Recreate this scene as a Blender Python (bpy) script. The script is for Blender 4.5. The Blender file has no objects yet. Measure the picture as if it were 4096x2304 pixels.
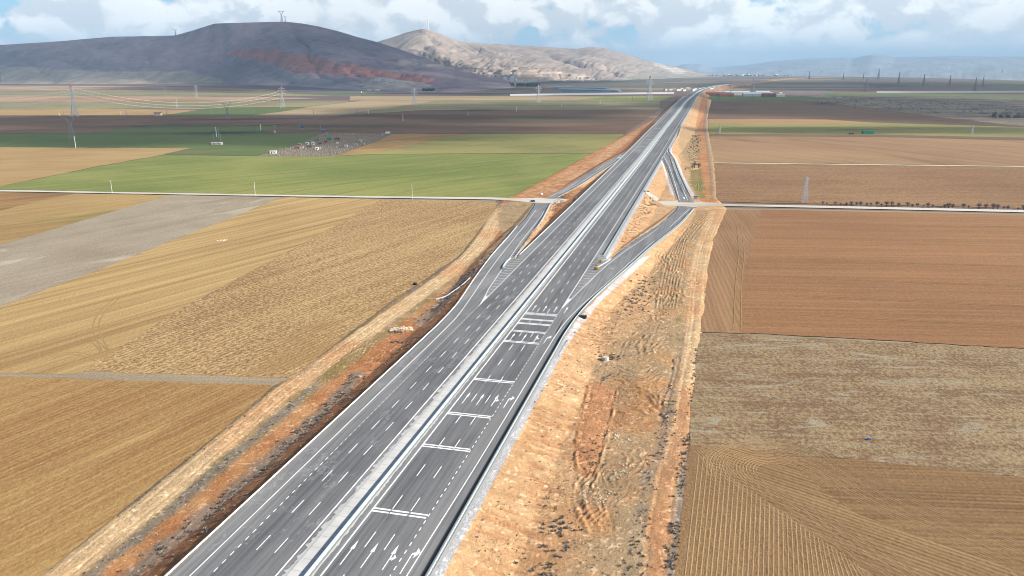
import bpy, bmesh, math, random
import numpy as np
from mathutils import Vector
R = math.radians
random.seed(7)
C = bpy.context.scene.collection
sc = bpy.context.scene

# ------------------------------------------------------------------ camera
F = 796.0; CX, CY, HY = 512.0, 288.0, 68.5       # focal length in px of the 1024 px frame, vanishing line of the plain
PITCH = math.atan((CY - HY) / F); H = 82.0         # metres above the carriageway
cam = bpy.data.cameras.new('camera'); camo = bpy.data.objects.new('camera', cam); C.objects.link(camo)
camo.location = (0, 0, H); camo.rotation_euler = (math.pi / 2 - PITCH, 0, 0)
cam.sensor_width = 36.0; cam.lens = 36.0 * F / 1024.0; cam.clip_start = 1.0; cam.clip_end = 120000.0
sc.camera = camo

# ------------------------------------------------------------------ sun and sky
SUN_AZ, SUN_EL = R(-14), R(31)
sv = Vector((math.cos(SUN_AZ) * math.cos(SUN_EL), math.sin(SUN_AZ) * math.cos(SUN_EL), math.sin(SUN_EL)))
sun = bpy.data.lights.new('sun', 'SUN'); sun.energy = 4.6; sun.angle = R(0.5); sun.color = (1.0, 0.94, 0.86)
suno = bpy.data.objects.new('sun', sun); C.objects.link(suno)
suno.rotation_euler = sv.to_track_quat('Z', 'Y').to_euler()

class NT:
    """small helper to write node trees"""
    def __init__(s, nt): s.nt = nt
    def n(s, t, **k):
        d = s.nt.nodes.new(t)
        for a, b in k.items(): setattr(d, a, b)
        return d
    def l(s, a, b): s.nt.links.new(a, b)
    def put(s, v, sock):
        if hasattr(v, 'is_output') or isinstance(v, bpy.types.NodeSocket): s.l(v, sock)
        elif v is not None:
            if isinstance(v, tuple) and len(v) == 3 and sock.type == 'RGBA': v = v + (1,)
            sock.default_value = v
    def m(s, op, a, b=None, c=None, clamp=False):
        d = s.n('ShaderNodeMath', operation=op); d.use_clamp = clamp
        for i, v in enumerate((a, b, c)): s.put(v, d.inputs[i])
        return d.outputs[0]
    def vm(s, op, a, b=None, sc_=None):
        d = s.n('ShaderNodeVectorMath', operation=op)
        s.put(a, d.inputs[0]); s.put(b, d.inputs[1])
        if sc_ is not None: s.put(sc_, d.inputs['Scale'])
        return d
    def noise(s, vec, scale, detail=4, rough=.55, dist=0, col=False):
        d = s.n('ShaderNodeTexNoise'); s.put(vec, d.inputs['Vector'])
        d.inputs['Scale'].default_value = scale; d.inputs['Detail'].default_value = detail
        d.inputs['Roughness'].default_value = rough; d.inputs['Distortion'].default_value = dist
        return d.outputs['Color' if col else 'Fac']
    def ss(s, x, a, b, lo=0., hi=1.):
        d = s.n('ShaderNodeMapRange', interpolation_type='SMOOTHSTEP'); s.put(x, d.inputs['Value'])
        s.put(a, d.inputs['From Min']); s.put(b, d.inputs['From Max'])
        d.inputs['To Min'].default_value = lo; d.inputs['To Max'].default_value = hi
        return d.outputs[0]
    def mix(s, f, a, b, bt='MIX'):
        d = s.n('ShaderNodeMix', data_type='RGBA', blend_type=bt)
        s.put(f, d.inputs[0]); s.put(a, d.inputs[6]); s.put(b, d.inputs[7])
        return d.outputs[2]
    def ramp(s, f, pts, interp='LINEAR'):
        d = s.n('ShaderNodeValToRGB'); s.put(f, d.inputs[0]); e = d.color_ramp; e.interpolation = interp
        while len(e.elements) < len(pts): e.elements.new(.5)
        for q, (p, c) in zip(e.elements, pts): q.position = p; q.color = tuple(c) + (1,)
        return d.outputs[0]

world = bpy.data.worlds.new('World'); sc.world = world; world.use_nodes = True
w = NT(world.node_tree); w.nt.nodes.clear()
sky = w.n('ShaderNodeTexSky', sky_type='NISHITA'); sky.sun_disc = False
sky.sun_elevation = SUN_EL; sky.sun_rotation = math.pi / 2 - SUN_AZ; sky.air_density = 1.0; sky.dust_density = 1.0; sky.ozone_density = 2.0
d = w.n('ShaderNodeTexCoord').outputs['Generated']
sp = w.n('ShaderNodeSeparateXYZ'); w.l(d, sp.inputs[0])
el = w.m('ARCSINE', sp.outputs[2]); az = w.m('ARCTAN2', sp.outputs[0], sp.outputs[1])
def cvec(dx, dy):
    cb = w.n('ShaderNodeCombineXYZ')
    w.l(w.m('ADD', az, dx), cb.inputs[0]); w.l(w.m('MULTIPLY', w.m('ADD', el, dy), 1.45), cb.inputs[1]); cb.inputs[2].default_value = 3.37
    return cb.outputs[0]
def cdens(dx, dy):
    v = cvec(dx, dy)
    big = w.noise(v, 6.5, 2, .5)
    mid = w.noise(v, 19.0, 6, .58, .35)
    vo = w.n('ShaderNodeTexVoronoi', feature='SMOOTH_F1'); w.l(v, vo.inputs['Vector']); vo.inputs['Scale'].default_value = 30
    vo.inputs['Smoothness'].default_value = .6
    puff = w.m('SUBTRACT', 1.0, vo.outputs['Distance'])
    q = w.m('ADD', w.m('MULTIPLY', big, .75), w.m('MULTIPLY', mid, .80))
    return w.m('ADD', q, w.m('MULTIPLY', puff, .20))
D0 = cdens(0, 0); D1 = cdens(.012, .020)
cover = w.ss(D0, .705, .785)
lit = w.ss(w.m('SUBTRACT', D0, D1), -.09, .09)
thick = w.ss(D0, .84, 1.08)
white = (.70, .73, .735); grey = (.47, .52, .565)
cc = w.mix(lit, grey, white)
cc = w.mix(w.m('MULTIPLY', thick, .30), cc, (.56, .60, .64))
band = w.ss(el, R(.4), R(2.8))                                   # towards the skyline the clouds sink in blue air
blue = w.ramp(w.m('MULTIPLY', el, 6.0), [(0, (.30, .43, .55)), (.25, (.28, .46, .58)), (.7, (.22, .46, .60)), (1, (.13, .36, .55))])
lowc = w.mix(w.ss(w.noise(cvec(0, 0), 9, 3), .40, .6), (.40, .51, .60), (.50, .58, .65))
skyc = w.mix(cover, blue, cc)
skyc = w.mix(band, lowc, skyc)
nis = w.mix(1.0, sky.outputs[0], (.06, .06, .06), 'MULTIPLY')
top = w.ss(el, R(11), R(22))
fin = w.mix(top, skyc, nis)
bg = w.n('ShaderNodeBackground'); w.l(fin, bg.inputs[0]); bg.inputs[1].default_value = 1.0
wo = w.n('ShaderNodeOutputWorld'); w.l(bg.outputs[0], wo.inputs[0])

# ------------------------------------------------------------------ exposure and render
sc.view_settings.view_transform = 'Standard'; sc.view_settings.look = 'None'
sc.view_settings.exposure = 0.85; sc.view_settings.gamma = 1.0
sc.cycles.use_denoising = True
try:
    sc.cycles.denoiser = 'OPENIMAGEDENOISE'; sc.cycles.denoising_prefilter = 'ACCURATE'
except Exception: pass
sc.cycles.max_bounces = 4; sc.cycles.diffuse_bounces = 2; sc.cycles.glossy_bounces = 2
sc.cycles.transparent_max_bounces = 12; sc.cycles.volume_bounces = 0
sc.cycles.filter_width = 1.0 if hasattr(sc.cycles, 'filter_width') else 1.5

# ------------------------------------------------------------------ surveying: photo measures to ground points
GZ = -3.0
def ray(x, y):            # x, y in 1024 px frame
    a = (x - CX) / F; b = (y - CY) / F
    return (a, math.cos(PITCH) - b * math.sin(PITCH), -math.sin(PITCH) - b * math.cos(PITCH))
def UF(fx, fy, z=GZ):     # full 4096 px frame, point on the level z
    d = ray(fx / 4, fy / 4); t = (z - H) / d[2]
    return Vector((d[0] * t, d[1] * t, z))
def UD(x, y, z=GZ): return UF(x * 1.59006, y * 1.59006, z)
def ZAT(fx, fy, dist):    # height of a point seen at (fx, fy) at that ground distance
    d = ray(fx / 4, fy / 4); k = dist / math.hypot(d[0], d[1])
    return Vector((d[0] * k, d[1] * k, H + d[2] * k))
def crop(x0, y0, wd, W=2576.):
    k = wd / W
    return lambda x, y, z=GZ: UF(x0 + x * k, y0 + y * k, z)
c3 = crop(1800, 900, 800); c4 = crop(2000, 600, 800); c5 = crop(2350, 300, 800); c6 = crop(2600, 230, 500)
A = R(76.17); UU = Vector((math.cos(A), math.sin(A), 0)); RR = Vector((UU.y, -UU.x, 0))
TC = -62.3
zs = [(0, 0), (800, 0), (1120, 2.4), (1560, 3.6), (1770, 6), (2240, 8), (2700, 9), (3600, 9), (5200, 5), (9000, 3)]
def ZR(s): return float(np.interp(s, [a for a, b in zs], [b for a, b in zs]))
far = [UU * 2000 + RR * TC]
far[0].z = ZR(2000)
for (x, y, z) in ((1000, 690, 9), (1170, 632, 9), (1400, 582, 9), (1700, 545, 8), (2100, 497, 7), (2576, 440, 6)):
    far.append(c6(x, y, z))
for (x, y, z) in ((3234, 309, 3), (3471, 304, 2), (3735, 301, 2), (3990, 300, 2)): far.append(UF(x, y, z))
for _ in range(2):        # corner cutting
    q = [far[0]]
    for a, b in zip(far[:-1], far[1:]): q += [a * .75 + b * .25, a * .25 + b * .75]
    far = q + [far[-1]]
fl = [0]
for a, b in zip(far[:-1], far[1:]): fl.append(fl[-1] + (b - a).length)
SMAX = 2000 + fl[-1] - 1
def RW(s, t, dz=0.0):
    if s <= 2000:
        p = UU * s + RR * t; return Vector((p.x, p.y, ZR(s) + dz))
    q = s - 2000; i = min(max(np.searchsorted(fl, q) - 1, 0), len(far) - 2)
    a, b = far[i], far[i + 1]; f = (q - fl[i]) / (fl[i + 1] - fl[i])
    tg = (far[min(i + 2, len(far) - 1)] - far[max(i - 1, 0)]); tg.z = 0; tg.normalize()
    rt = Vector((tg.y, -tg.x, 0)); p = a.lerp(b, f) + rt * (t - TC)
    return Vector((p.x, p.y, p.z + dz))
def ST(p): v = Vector((p[0], p[1], 0)); return v.dot(UU), v.dot(RR)

# ------------------------------------------------------------------ numpy noise
def vnoise(x, y, seed=0):
    xi = np.floor(x).astype(np.int64); yi = np.floor(y).astype(np.int64)
    fx = x - xi; fy = y - yi; fx = fx * fx * (3 - 2 * fx); fy = fy * fy * (3 - 2 * fy)
    def h(a, b):
        n = (a * 374761393 + b * 668265263 + seed * 974634777) & 0xffffffff
        n = ((n ^ (n >> 13)) * 1274126177) & 0xffffffff
        return ((n ^ (n >> 16)) & 0xffff) / 65535.0
    a = h(xi, yi); b = h(xi + 1, yi); c_ = h(xi, yi + 1); d_ = h(xi + 1, yi + 1)
    return (a * (1 - fx) + b * fx) * (1 - fy) + (c_ * (1 - fx) + d_ * fx) * fy
def fbm(x, y, sc_=1., o=4, seed=0, g=.5):
    r = 0; a = 1; t = 0; f = 1 / sc_
    for i in range(o):
        r = r + a * vnoise(x * f + 17.3 * i, y * f - 9.1 * i, seed + i); t += a; a *= g; f *= 2.03
    return r / t
def inpoly(X, Y, poly):
    ins = np.zeros(X.shape, bool); n = len(poly)
    for i in range(n):
        x1, y1 = poly[i][0], poly[i][1]; x2, y2 = poly[(i + 1) % n][0], poly[(i + 1) % n][1]
        c = (y1 > Y) != (y2 > Y)
        ins ^= c & (X < (x2 - x1) * (Y - y1) / (y2 - y1 + 1e-12) + x1)
    return ins
def pdist(X, Y, pts, vals=None):
    """distance to a polyline, and values interpolated at the nearest point"""
    best = np.full(X.shape, 1e9); out = [np.zeros(X.shape) for _ in (vals or [])]
    for i in range(len(pts) - 1):
        ax, ay = pts[i][0], pts[i][1]; bx, by = pts[i + 1][0], pts[i + 1][1]
        L = (bx - ax) ** 2 + (by - ay) ** 2 + 1e-9
        t = np.clip(((X - ax) * (bx - ax) + (Y - ay) * (by - ay)) / L, 0, 1)
        dd = np.hypot(X - ax - t * (bx - ax), Y - ay - t * (by - ay)); mk = dd < best
        best = np.where(mk, dd, best)
        for k, v in enumerate(vals or []): out[k] = np.where(mk, v[i] + t * (v[i + 1] - v[i]), out[k])
    return (best, *out)
def resamp(P, n):
    P = [Vector(p) for p in P]; L = [0]
    for a, b in zip(P[:-1], P[1:]): L.append(L[-1] + (b - a).length)
    o = []
    for k in range(n):
        q = L[-1] * k / (n - 1); i = min(max(int(np.searchsorted(L, q)) - 1, 0), len(P) - 2)
        f = (q - L[i]) / max(L[i + 1] - L[i], 1e-9); o.append(P[i].lerp(P[i + 1], f))
    return o
def smooth(P, it=2):
    P = [Vector(p) for p in P]
    for _ in range(it):
        q = [P[0]]
        for a, b in zip(P[:-1], P[1:]): q += [a * .75 + b * .25, a * .25 + b * .75]
        P = q + [P[-1]]
    return P

# ------------------------------------------------------------------ object helpers
def tag(o, label=None, cat=None, group=None, kind=None):
    if label: o['label'] = label
    if cat: o['category'] = cat
    if group: o['group'] = group
    if kind: o['kind'] = kind
    return o
def link(name, me, mats, parent=None):
    o = bpy.data.objects.new(name, me); C.objects.link(o)
    for m_ in (mats if isinstance(mats, (list, tuple)) else [mats]):
        if m_.name not in me.materials: me.materials.append(m_)
    if parent: o.parent = parent
    return o
def mesh(name, V, Fc, mats, parent=None, smooth_=False):
    me = bpy.data.meshes.new(name); me.from_pydata([tuple(v) for v in V], [], Fc); me.update()
    if smooth_: me.polygons.foreach_set('use_smooth', [True] * len(me.polygons))
    return link(name, me, mats, parent)
def empty(name, loc, label=None, cat=None, group=None, rz=0):
    o = bpy.data.objects.new(name, None); C.objects.link(o); o.location = loc; o.rotation_euler.z = rz
    return tag(o, label, cat, group)
def kids(o): return [c for c in C.objects if c.parent == o]
def copy_tree(o, loc=None, rz=None, label=None, group=None, scale=None, parent=None, _k=None):
    k_ = _k if _k is not None else kidmap(o)
    c = o.copy(); C.objects.link(c)
    if parent is not None: c.parent = parent
    if loc is not None: c.location = loc
    if rz is not None: c.rotation_euler.z = rz
    if scale is not None: c.scale = scale
    if label: c['label'] = label
    if group: c['group'] = group
    for ch in k_.get(o.name, []): copy_tree(ch, parent=c, _k=k_)
    return c
def kidmap(o):
    d_ = {}
    def rec(x):
        d_[x.name] = list(x.children)
        for y in x.children: rec(y)
    rec(o); return d_
class MB:
    """collects simple solids and links them as one mesh"""
    def __init__(s): s.V = []; s.F = []
    def box(s, c, e, rz=0):
        cx, cy, cz = c; ex, ey, ez = e[0] / 2, e[1] / 2, e[2] / 2; k = len(s.V); co, si = math.cos(rz), math.sin(rz)
        for dz in (-ez, ez):
            for dx, dy in ((-ex, -ey), (ex, -ey), (ex, ey), (-ex, ey)):
                s.V.append((cx + dx * co - dy * si, cy + dx * si + dy * co, cz + dz))
        s.F += [(k, k + 3, k + 2, k + 1), (k + 4, k + 5, k + 6, k + 7)] + [(k + i, k + (i + 1) % 4, k + 4 + (i + 1) % 4, k + 4 + i) for i in range(4)]
        return s
    def bar(s, a, b, r, r2=None, n=4):
        a = Vector(a); b = Vector(b); r2 = r if r2 is None else r2; z = (b - a).normalized()
        x = z.cross(Vector((0, 0, 1)) if abs(z.z) < .95 else Vector((1, 0, 0))).normalized(); y = z.cross(x); k = len(s.V)
        for p, q in ((a, r), (b, r2)):
            for i in range(n):
                g = 2 * math.pi * i / n + math.pi / 4; s.V.append(tuple(p + x * q * math.cos(g) + y * q * math.sin(g)))
        s.F += [(k + i, k + (i + 1) % n, k + n + (i + 1) % n, k + n + i) for i in range(n)]
        s.F += [tuple(k + i for i in range(n))[::-1], tuple(k + n + i for i in range(n))]
        return s
    def tube(s, P, r, n=4):
        for a, b in zip(P[:-1], P[1:]): s.bar(a, b, r, n=n)
        return s
    def poly(s, pts, z0, z1):
        k = len(s.V); n = len(pts)
        for z in (z0, z1): s.V += [(p[0], p[1], z) for p in pts]
        s.F += [tuple(range(k, k + n))[::-1], tuple(range(k + n, k + 2 * n))] + [(k + i, k + (i + 1) % n, k + n + (i + 1) % n, k + n + i) for i in range(n)]
        return s
    def face(s, pts):
        k = len(s.V); s.V += [tuple(p) for p in pts]; s.F.append(tuple(range(k, k + len(pts)))); return s
    def blob(s, c, r, sub=1, seed=0, sz=.8, amp=.35):
        bm = bmesh.new(); bmesh.ops.create_icosphere(bm, subdivisions=max(1, sub), radius=1); rn = random.Random(seed); k = len(s.V)
        for v in bm.verts:
            q = r * (1 - amp / 2 + amp * rn.random()); s.V.append((c[0] + v.co.x * q, c[1] + v.co.y * q, c[2] + v.co.z * q * sz))
        s.F += [tuple(k + v.index for v in f.verts) for f in bm.faces]; bm.free(); return s
    def build(s, name, m_, parent=None, smooth_=False): return mesh(name, s.V, s.F, m_, parent, smooth_)

# ------------------------------------------------------------------ materials
MATS = {}
def newmat(name, rough=.9, metal=0.):
    m_ = bpy.data.materials.new(name); m_.use_nodes = True; nt = m_.node_tree; nt.nodes.clear(); k = NT(nt)
    b = k.n('ShaderNodeBsdfPrincipled'); o = k.n('ShaderNodeOutputMaterial'); k.l(b.outputs[0], o.inputs[0])
    b.inputs['Roughness'].default_value = rough; b.inputs['Metallic'].default_value = metal
    b.inputs['Specular IOR Level'].default_value = .25
    k.b = b; k.P = k.n('ShaderNodeNewGeometry').outputs['Position']; k.mat = m_; return k
def bump(k, h, dist, strength=1.):
    b = k.n('ShaderNodeBump'); k.put(h, b.inputs['Height']); b.inputs['Distance'].default_value = dist; b.inputs['Strength'].default_value = strength
    k.l(b.outputs[0], k.b.inputs['Normal'])
def plain(name, col, rough=.7, metal=0., var=.12, scale=1.5):
    if name in MATS: return MATS[name]
    k = newmat(name, rough, metal); tc = k.n('ShaderNodeTexCoord').outputs['Object']
    n = k.noise(tc, scale, 4); c0 = tuple(c * (1 - var) for c in col); c1 = tuple(min(1, c * (1 + var)) for c in col)
    k.put(k.mix(n, c0, c1), k.b.inputs['Base Color']); MATS[name] = k.mat; return k.mat
def rot(k, deg, sx=1., sy=1., vec=None):
    mp = k.n('ShaderNodeMapping', vector_type='POINT'); k.l(vec or k.P, mp.inputs[0]); mp.inputs['Rotation'].default_value = (0, 0, R(-deg))
    m2 = k.vm('MULTIPLY', mp.outputs[0], (sx, sy, 1.)); return m2.outputs[0]
GRADE = (.68, .66, .56)        # measured soil tones are darker and yellower than the first survey
def field(name, c1, c2, c3=None, deg=0, period=3., streak=.5, patch=.5, speck=.35, sps=.9, patchs=.012, furrow=0., c3lo=.56, bmp=.25, sl=.012):
    """ploughed or sown land: patches, streaks along the rows, clods"""
    g_ = lambda c: None if c is None else tuple(a * b for a, b in zip(c, GRADE))
    c1, c2, c3 = g_(c1), g_(c2), g_(c3)
    k = newmat(name, .95)
    v = rot(k, deg, 1., 1.)
    st = k.noise(k.vm('MULTIPLY', v, (sl, 1 / period, 0.)).outputs[0], 1., 4, .6)
    st2 = k.noise(k.vm('MULTIPLY', v, (sl * .6, .25 / period, 0.)).outputs[0], 1., 3, .5)
    pa = k.noise(v, patchs, 5, .55, .5)
    fi = k.noise(v, sps, 3, .65)
    f = k.m('ADD', k.m('MULTIPLY', k.m('SUBTRACT', st, .5), streak * 2.6), k.m('MULTIPLY', k.m('SUBTRACT', st2, .5), streak * 1.8))
    f = k.m('ADD', f, k.m('MULTIPLY', k.m('SUBTRACT', pa, .5), patch * 3.2))
    f = k.m('ADD', f, k.m('MULTIPLY', k.m('SUBTRACT', fi, .5), speck * 3.))
    hgt = fi
    if furrow > 0:
        sx_ = k.n('ShaderNodeSeparateXYZ'); k.l(v, sx_.inputs[0])
        wv = k.m('SINE', k.m('ADD', k.m('MULTIPLY', sx_.outputs[1], 2 * math.pi / period), k.m('MULTIPLY', k.noise(v, .05, 2), 6.)))
        f = k.m('ADD', f, k.m('MULTIPLY', wv, furrow)); hgt = k.m('ADD', fi, k.m('MULTIPLY', wv, furrow * 1.2))
    f = k.m('ADD', f, .5, clamp=True)
    col = k.mix(f, c1, c2)
    if c3: col = k.mix(k.ss(k.noise(k.vm('MULTIPLY', v, (.35, 1., 0)).outputs[0], patchs * 1.9, 4, .6, .8), c3lo, c3lo + .14), col, c3)
    k.put(col, k.b.inputs['Base Color']); bump(k, hgt, bmp); return k.mat

# ground cloth of the far plain: patchwork of farm land
k = newmat('plain_farmland', .95)
v = rot(k, -4)
v2 = k.vm('ADD', v, k.vm('SCALE', k.noise(v, .0006, 2, col=True), None, 260.).outputs[0]).outputs[0]
vo = k.n('ShaderNodeTexVoronoi', feature='F1', distance='CHEBYCHEV'); k.l(k.vm('MULTIPLY', v2, (1 / 900., 1 / 330., 0)).outputs[0], vo.inputs['Vector']); vo.inputs['Scale'].default_value = 1.
sx_ = k.n('ShaderNodeSeparateColor'); k.l(vo.outputs['Color'], sx_.inputs[0])
col = k.ramp(sx_.outputs[0], [(0, (.11, .075, .075)), (.24, (.17, .115, .095)), (.42, (.08, .10, .055)), (.55, (.25, .19, .13)), (.64, (.13, .09, .085)), (.78, (.09, .125, .06)), (.90, (.28, .22, .15))], 'CONSTANT')
col = k.mix(k.m('MULTIPLY', k.noise(v, .01, 5, .6), .5), col, (.24, .18, .12))
k.put(col, k.b.inputs['Base Color']); M_PLAIN = k.mat

# asphalt in road coordinates: lane wear, courses, hairline cracks
def asphalt(name, dark, light, lanes=True):
    k = newmat(name, .85); v = rot(k, 76.17); s3 = k.n('ShaderNodeSeparateXYZ'); k.l(v, s3.inputs[0])
    t = k.m('MULTIPLY', s3.outputs[1], -1.)          # lateral coordinate (to the right)
    st = k.noise(k.vm('MULTIPLY', v, (.012, 1.3, 0)).outputs[0], 1., 5, .65); pa = k.noise(k.vm('MULTIPLY', v, (.35, 1., 0)).outputs[0], .09, 6, .65)
    fi = k.noise(v, 2.2, 3, .7)
    f = k.m('ADD', k.m('MULTIPLY', st, .75), k.m('MULTIPLY', pa, .55)); f = k.m('ADD', f, k.m('MULTIPLY', fi, .22))
    f = k.ss(f, .60, .92)
    if lanes:
        tt = k.m('ADD', t, k.m('MULTIPLY', k.m('SUBTRACT', k.noise(v, .4, 2), .5), .5))
        la = k.m('MULTIPLY', k.ss(tt, -77.6, -76.9), k.ss(tt, -65.6, -66.3)); lb = k.m('MULTIPLY', k.ss(tt, -58.9, -58.4), k.ss(tt, -47.2, -47.9))
        lane = k.m('ADD', la, k.m('MULTIPLY', lb, .9), clamp=True)
        f = k.m('ADD', k.m('MULTIPLY', f, .66), k.m('MULTIPLY', k.m('SUBTRACT', 1., lane), .34), clamp=True)
    col = k.mix(f, dark, light)
    vo = k.n('ShaderNodeTexVoronoi', feature='DISTANCE_TO_EDGE'); vo.inputs['Scale'].default_value = 1.
    vd = k.vm('ADD', k.vm('MULTIPLY', v, (.06, .20, 0)).outputs[0], k.vm('SCALE', k.noise(v, .35, 4, .7, col=True), None, 1.1).outputs[0]).outputs[0]
    k.l(vd, vo.inputs['Vector'])
    cr = k.m('MULTIPLY', k.ss(vo.outputs['Distance'], .034, .006), k.ss(k.noise(v, .07, 4, .7), .46, .56))
    if lanes: cr = k.m('MULTIPLY', cr, k.ss(t, -62., -66.))
    col = k.mix(k.m('MULTIPLY', cr, .55), col, (.36, .37, .37))
    dust = k.m('MULTIPLY', k.ss(k.noise(k.vm('MULTIPLY', v, (.02, .09, 0)).outputs[0], 1., 5, .6), .55, .75), .35)
    col = k.mix(dust, col, (.26, .245, .22))
    k.put(col, k.b.inputs['Base Color']); bump(k, fi, .01); return k.mat
M_ASPH = asphalt('asphalt', (.100, .103, .110), (.24, .239, .235))
M_ASPHR = asphalt('asphalt_ramp', (.14, .144, .15), (.255, .253, .247), False)
k = newmat('road_paint', .6); n = k.noise(k.P, 1.5, 4, .6)
k.put(k.mix(k.ss(n, .28, .52), (.58, .59, .59), (.93, .94, .93)), k.b.inputs['Base Color']); M_PAINT = k.mat
k = newmat('median_concrete', .85); v = rot(k, 76.17); s3 = k.n('ShaderNodeSeparateXYZ'); k.l(v, s3.inputs[0])
jt = k.m('PINGPONG', s3.outputs[0], 1.75); n = k.noise(v, .5, 5, .65)
cid = k.noise(k.vm('MULTIPLY', v, (.29, .02, 0)).outputs[0], 1., 0)
col = k.mix(k.m('ADD', k.m('MULTIPLY', n, .6), k.m('MULTIPLY', cid, .5)), (.38, .38, .365), (.70, .69, .66)); col = k.mix(k.ss(jt, .09, .04), col, (.36, .36, .35))
k.put(col, k.b.inputs['Base Color']); M_CONC = k.mat
k = newmat('cement_spill', .9); n = k.noise(k.P, .9, 5, .7); k.put(k.mix(n, (.28, .28, .275), (.66, .65, .62)), k.b.inputs['Base Color']); M_SPILL = k.mat
k = newmat('white_gravel', .9); n = k.noise(k.P, 2.4, 4, .8); k.put(k.mix(k.ss(n, .3, .7), (.34, .33, .31), (.80, .78, .75)), k.b.inputs['Base Color']); bump(k, n, .15); M_GRAV = k.mat
k = newmat('galvanized_steel', .45, .05); n = k.noise(k.P, .7, 3)
k.put(k.mix(n, (.60, .76, .82), (.72, .86, .90)), k.b.inputs['Base Color']); M_GALV = k.mat
M_POST = plain('weathered_steel_post', (.40, .47, .50), .5, .4)
M_CULV = plain('drain_concrete', (.36, .365, .36), .9, 0, .18, .8)
M_MGUT = plain('grey_gutter_concrete', (.27, .275, .27), .9, 0, .25, .6)
M_DRAIN_SHADE = plain('drain_and_shade_black', (.035, .04, .045), .8)  # black of the drains, also for shade painted along rails and in openings
M_LATT = plain('lattice_steel', (.40, .43, .46), .6, .2); M_LATTD = plain('dark_lattice_steel', (.20, .215, .25), .7, .1)
M_RED = plain('red_paint', (.60, .05, .03), .6); M_WHITE = plain('white_paint', (.80, .80, .79), .6); M_WIRE = plain('aluminium_wire', (.62, .60, .56), .5, .2)
M_WOOD = plain('dry_twigs', (.21, .165, .15), .9); M_TRUNK = plain('bark', (.09, .065, .055), .9)
M_CONCP = plain('pole_concrete', (.62, .61, .56), .85); M_CREAM = plain('cream_wall', (.52, .48, .42), .85)
M_TILE = plain('red_roof', (.30, .12, .085), .8); M_BLUE = plain('blue_paint', (.03, .13, .42), .5); M_GREEN = plain('green_paint', (.02, .25, .15), .6)
M_BLACK = plain('black_rubber', (.02, .02, .022), .7); M_YEL = plain('yellow_reflective', (.85, .48, .02), .5); M_GLASS = plain('dark_glass', (.05, .07, .09), .15)
M_TEAL = plain('turquoise_paint', (.05, .36, .40), .4); M_TIN = plain('tin_roof', (.62, .70, .74), .4, .3); M_ROCK = plain('pale_limestone', (.58, .47, .34), .9, 0, .3)
M_ROCKD = plain('dark_stone', (.12, .10, .09), .9, 0, .3); M_BROWNW = plain('brown_wall', (.20, .11, .07), .9)
M_CONIF = plain('conifer_foliage', (.022, .05, .03), .95, 0, .4); M_PIPE = plain('grey_pipe', (.40, .42, .44), .7)

# ------------------------------------------------------------------ base plain
vv = []; N = 96
rad = [0, 400, 1500, 5000, 14000, 32000, 60000]
V = [(0, 0, GZ - .35)]; Fc = []
for r_ in rad[1:]:
    for i in range(N): V.append((r_ * math.sin(2 * math.pi * i / N), r_ * math.cos(2 * math.pi * i / N), GZ - .35))
for i in range(N): Fc.append((0, 1 + (i + 1) % N, 1 + i))
for j in range(len(rad) - 2):
    for i in range(N):
        a = 1 + j * N + i; b = 1 + j * N + (i + 1) % N; Fc.append((a, b, b + N, a + N))
o = mesh('ground', V, Fc, M_PLAIN); tag(o, kind='structure')
M_VERGE = field('verge_soil', (.20, .15, .10), (.33, .27, .19), (.13, .13, .08), 76, 2., .3, .5, .5)

fz = [0]
def fieldpoly(pts, m_, z=None, sub=True, name='field'):
    """one parcel, pts as ground points"""
    fz[0] += 1
    z = GZ - .25 + .006 * fz[0] if z is None else z
    bm = bmesh.new(); vs = [bm.verts.new((p[0], p[1], z)) for p in pts]; f = bm.faces.new(vs)
    if f.normal.z < 0: f.normal_flip()
    bm.normal_update()
    if f.normal.z < 0: bmesh.ops.reverse_faces(bm, faces=[f])
    bmesh.ops.triangulate(bm, faces=bm.faces[:])
    me = bpy.data.meshes.new(name); bm.to_mesh(me); bm.free(); o = link(name, me, m_); tag(o, kind='structure'); return o
def FP(pts, m_, **k_): return fieldpoly([UF(x, y) for x, y in pts], m_, **k_)
def rag(pts, amp=.6, step=4.):
    """parcel outline with an uneven ploughed edge"""
    P = [UF(x, y) for x, y in pts]; o_ = []
    for i, a in enumerate(P):
        b = P[(i + 1) % len(P)]; L = (b - a).length; n_ = max(1, min(int(L / step), 160)); nr = Vector((-(b - a).y, (b - a).x, 0)).normalized()
        for j in range(n_):
            e_ = 0 if j == 0 else (random.random() - .5) * 2 * amp * min(1, L / 60)
            o_.append(a.lerp(b, j / n_) + nr * e_)
    return o_
def FR(pts, m_, amp=.6, step=4., **k_): return fieldpoly(rag(pts, amp, step), m_, **k_)

# ------------------------------------------------------------------ pavements (edges as surveyed points)
def stl(lst, dz=0.): return [RW(s, t, dz) for s, t in lst]
def zl(P, z0, z1):        # grade from z0 to z1 along a list of (cropfn, x, y)
    n_ = len(P); return [f(x, y, z0 + (z1 - z0) * i / (n_ - 1)) for i, (f, x, y) in enumerate(P)]
JZ = -2.62
# near left ramp: outer (left) and inner (right) edge
LN_out = stl([(228, -83.66), (240, -83.66), (251.7, -84.16), (261.7, -84.8), (275, -86.3), (290.6, -88.2), (312, -90.5), (335, -92.8), (358, -94.3), (383, -95.9)]) + \
         zl([(c4, 220, 990), (c4, 268, 955), (c4, 335, 885), (c4, 430, 740), (c4, 462, 690), (c4, 440, 676)], -.3, JZ)
LN_in = stl([(228, -79), (300, -79), (330, -80.0), (343, -82.9)]) + zl([(c4, 140, 1400), (c4, 255, 1255), (c4, 405, 1055), (c4, 525, 885), (c4, 603, 735), (c4, 625, 690), (c4, 660, 682)], -.15, JZ)
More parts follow.
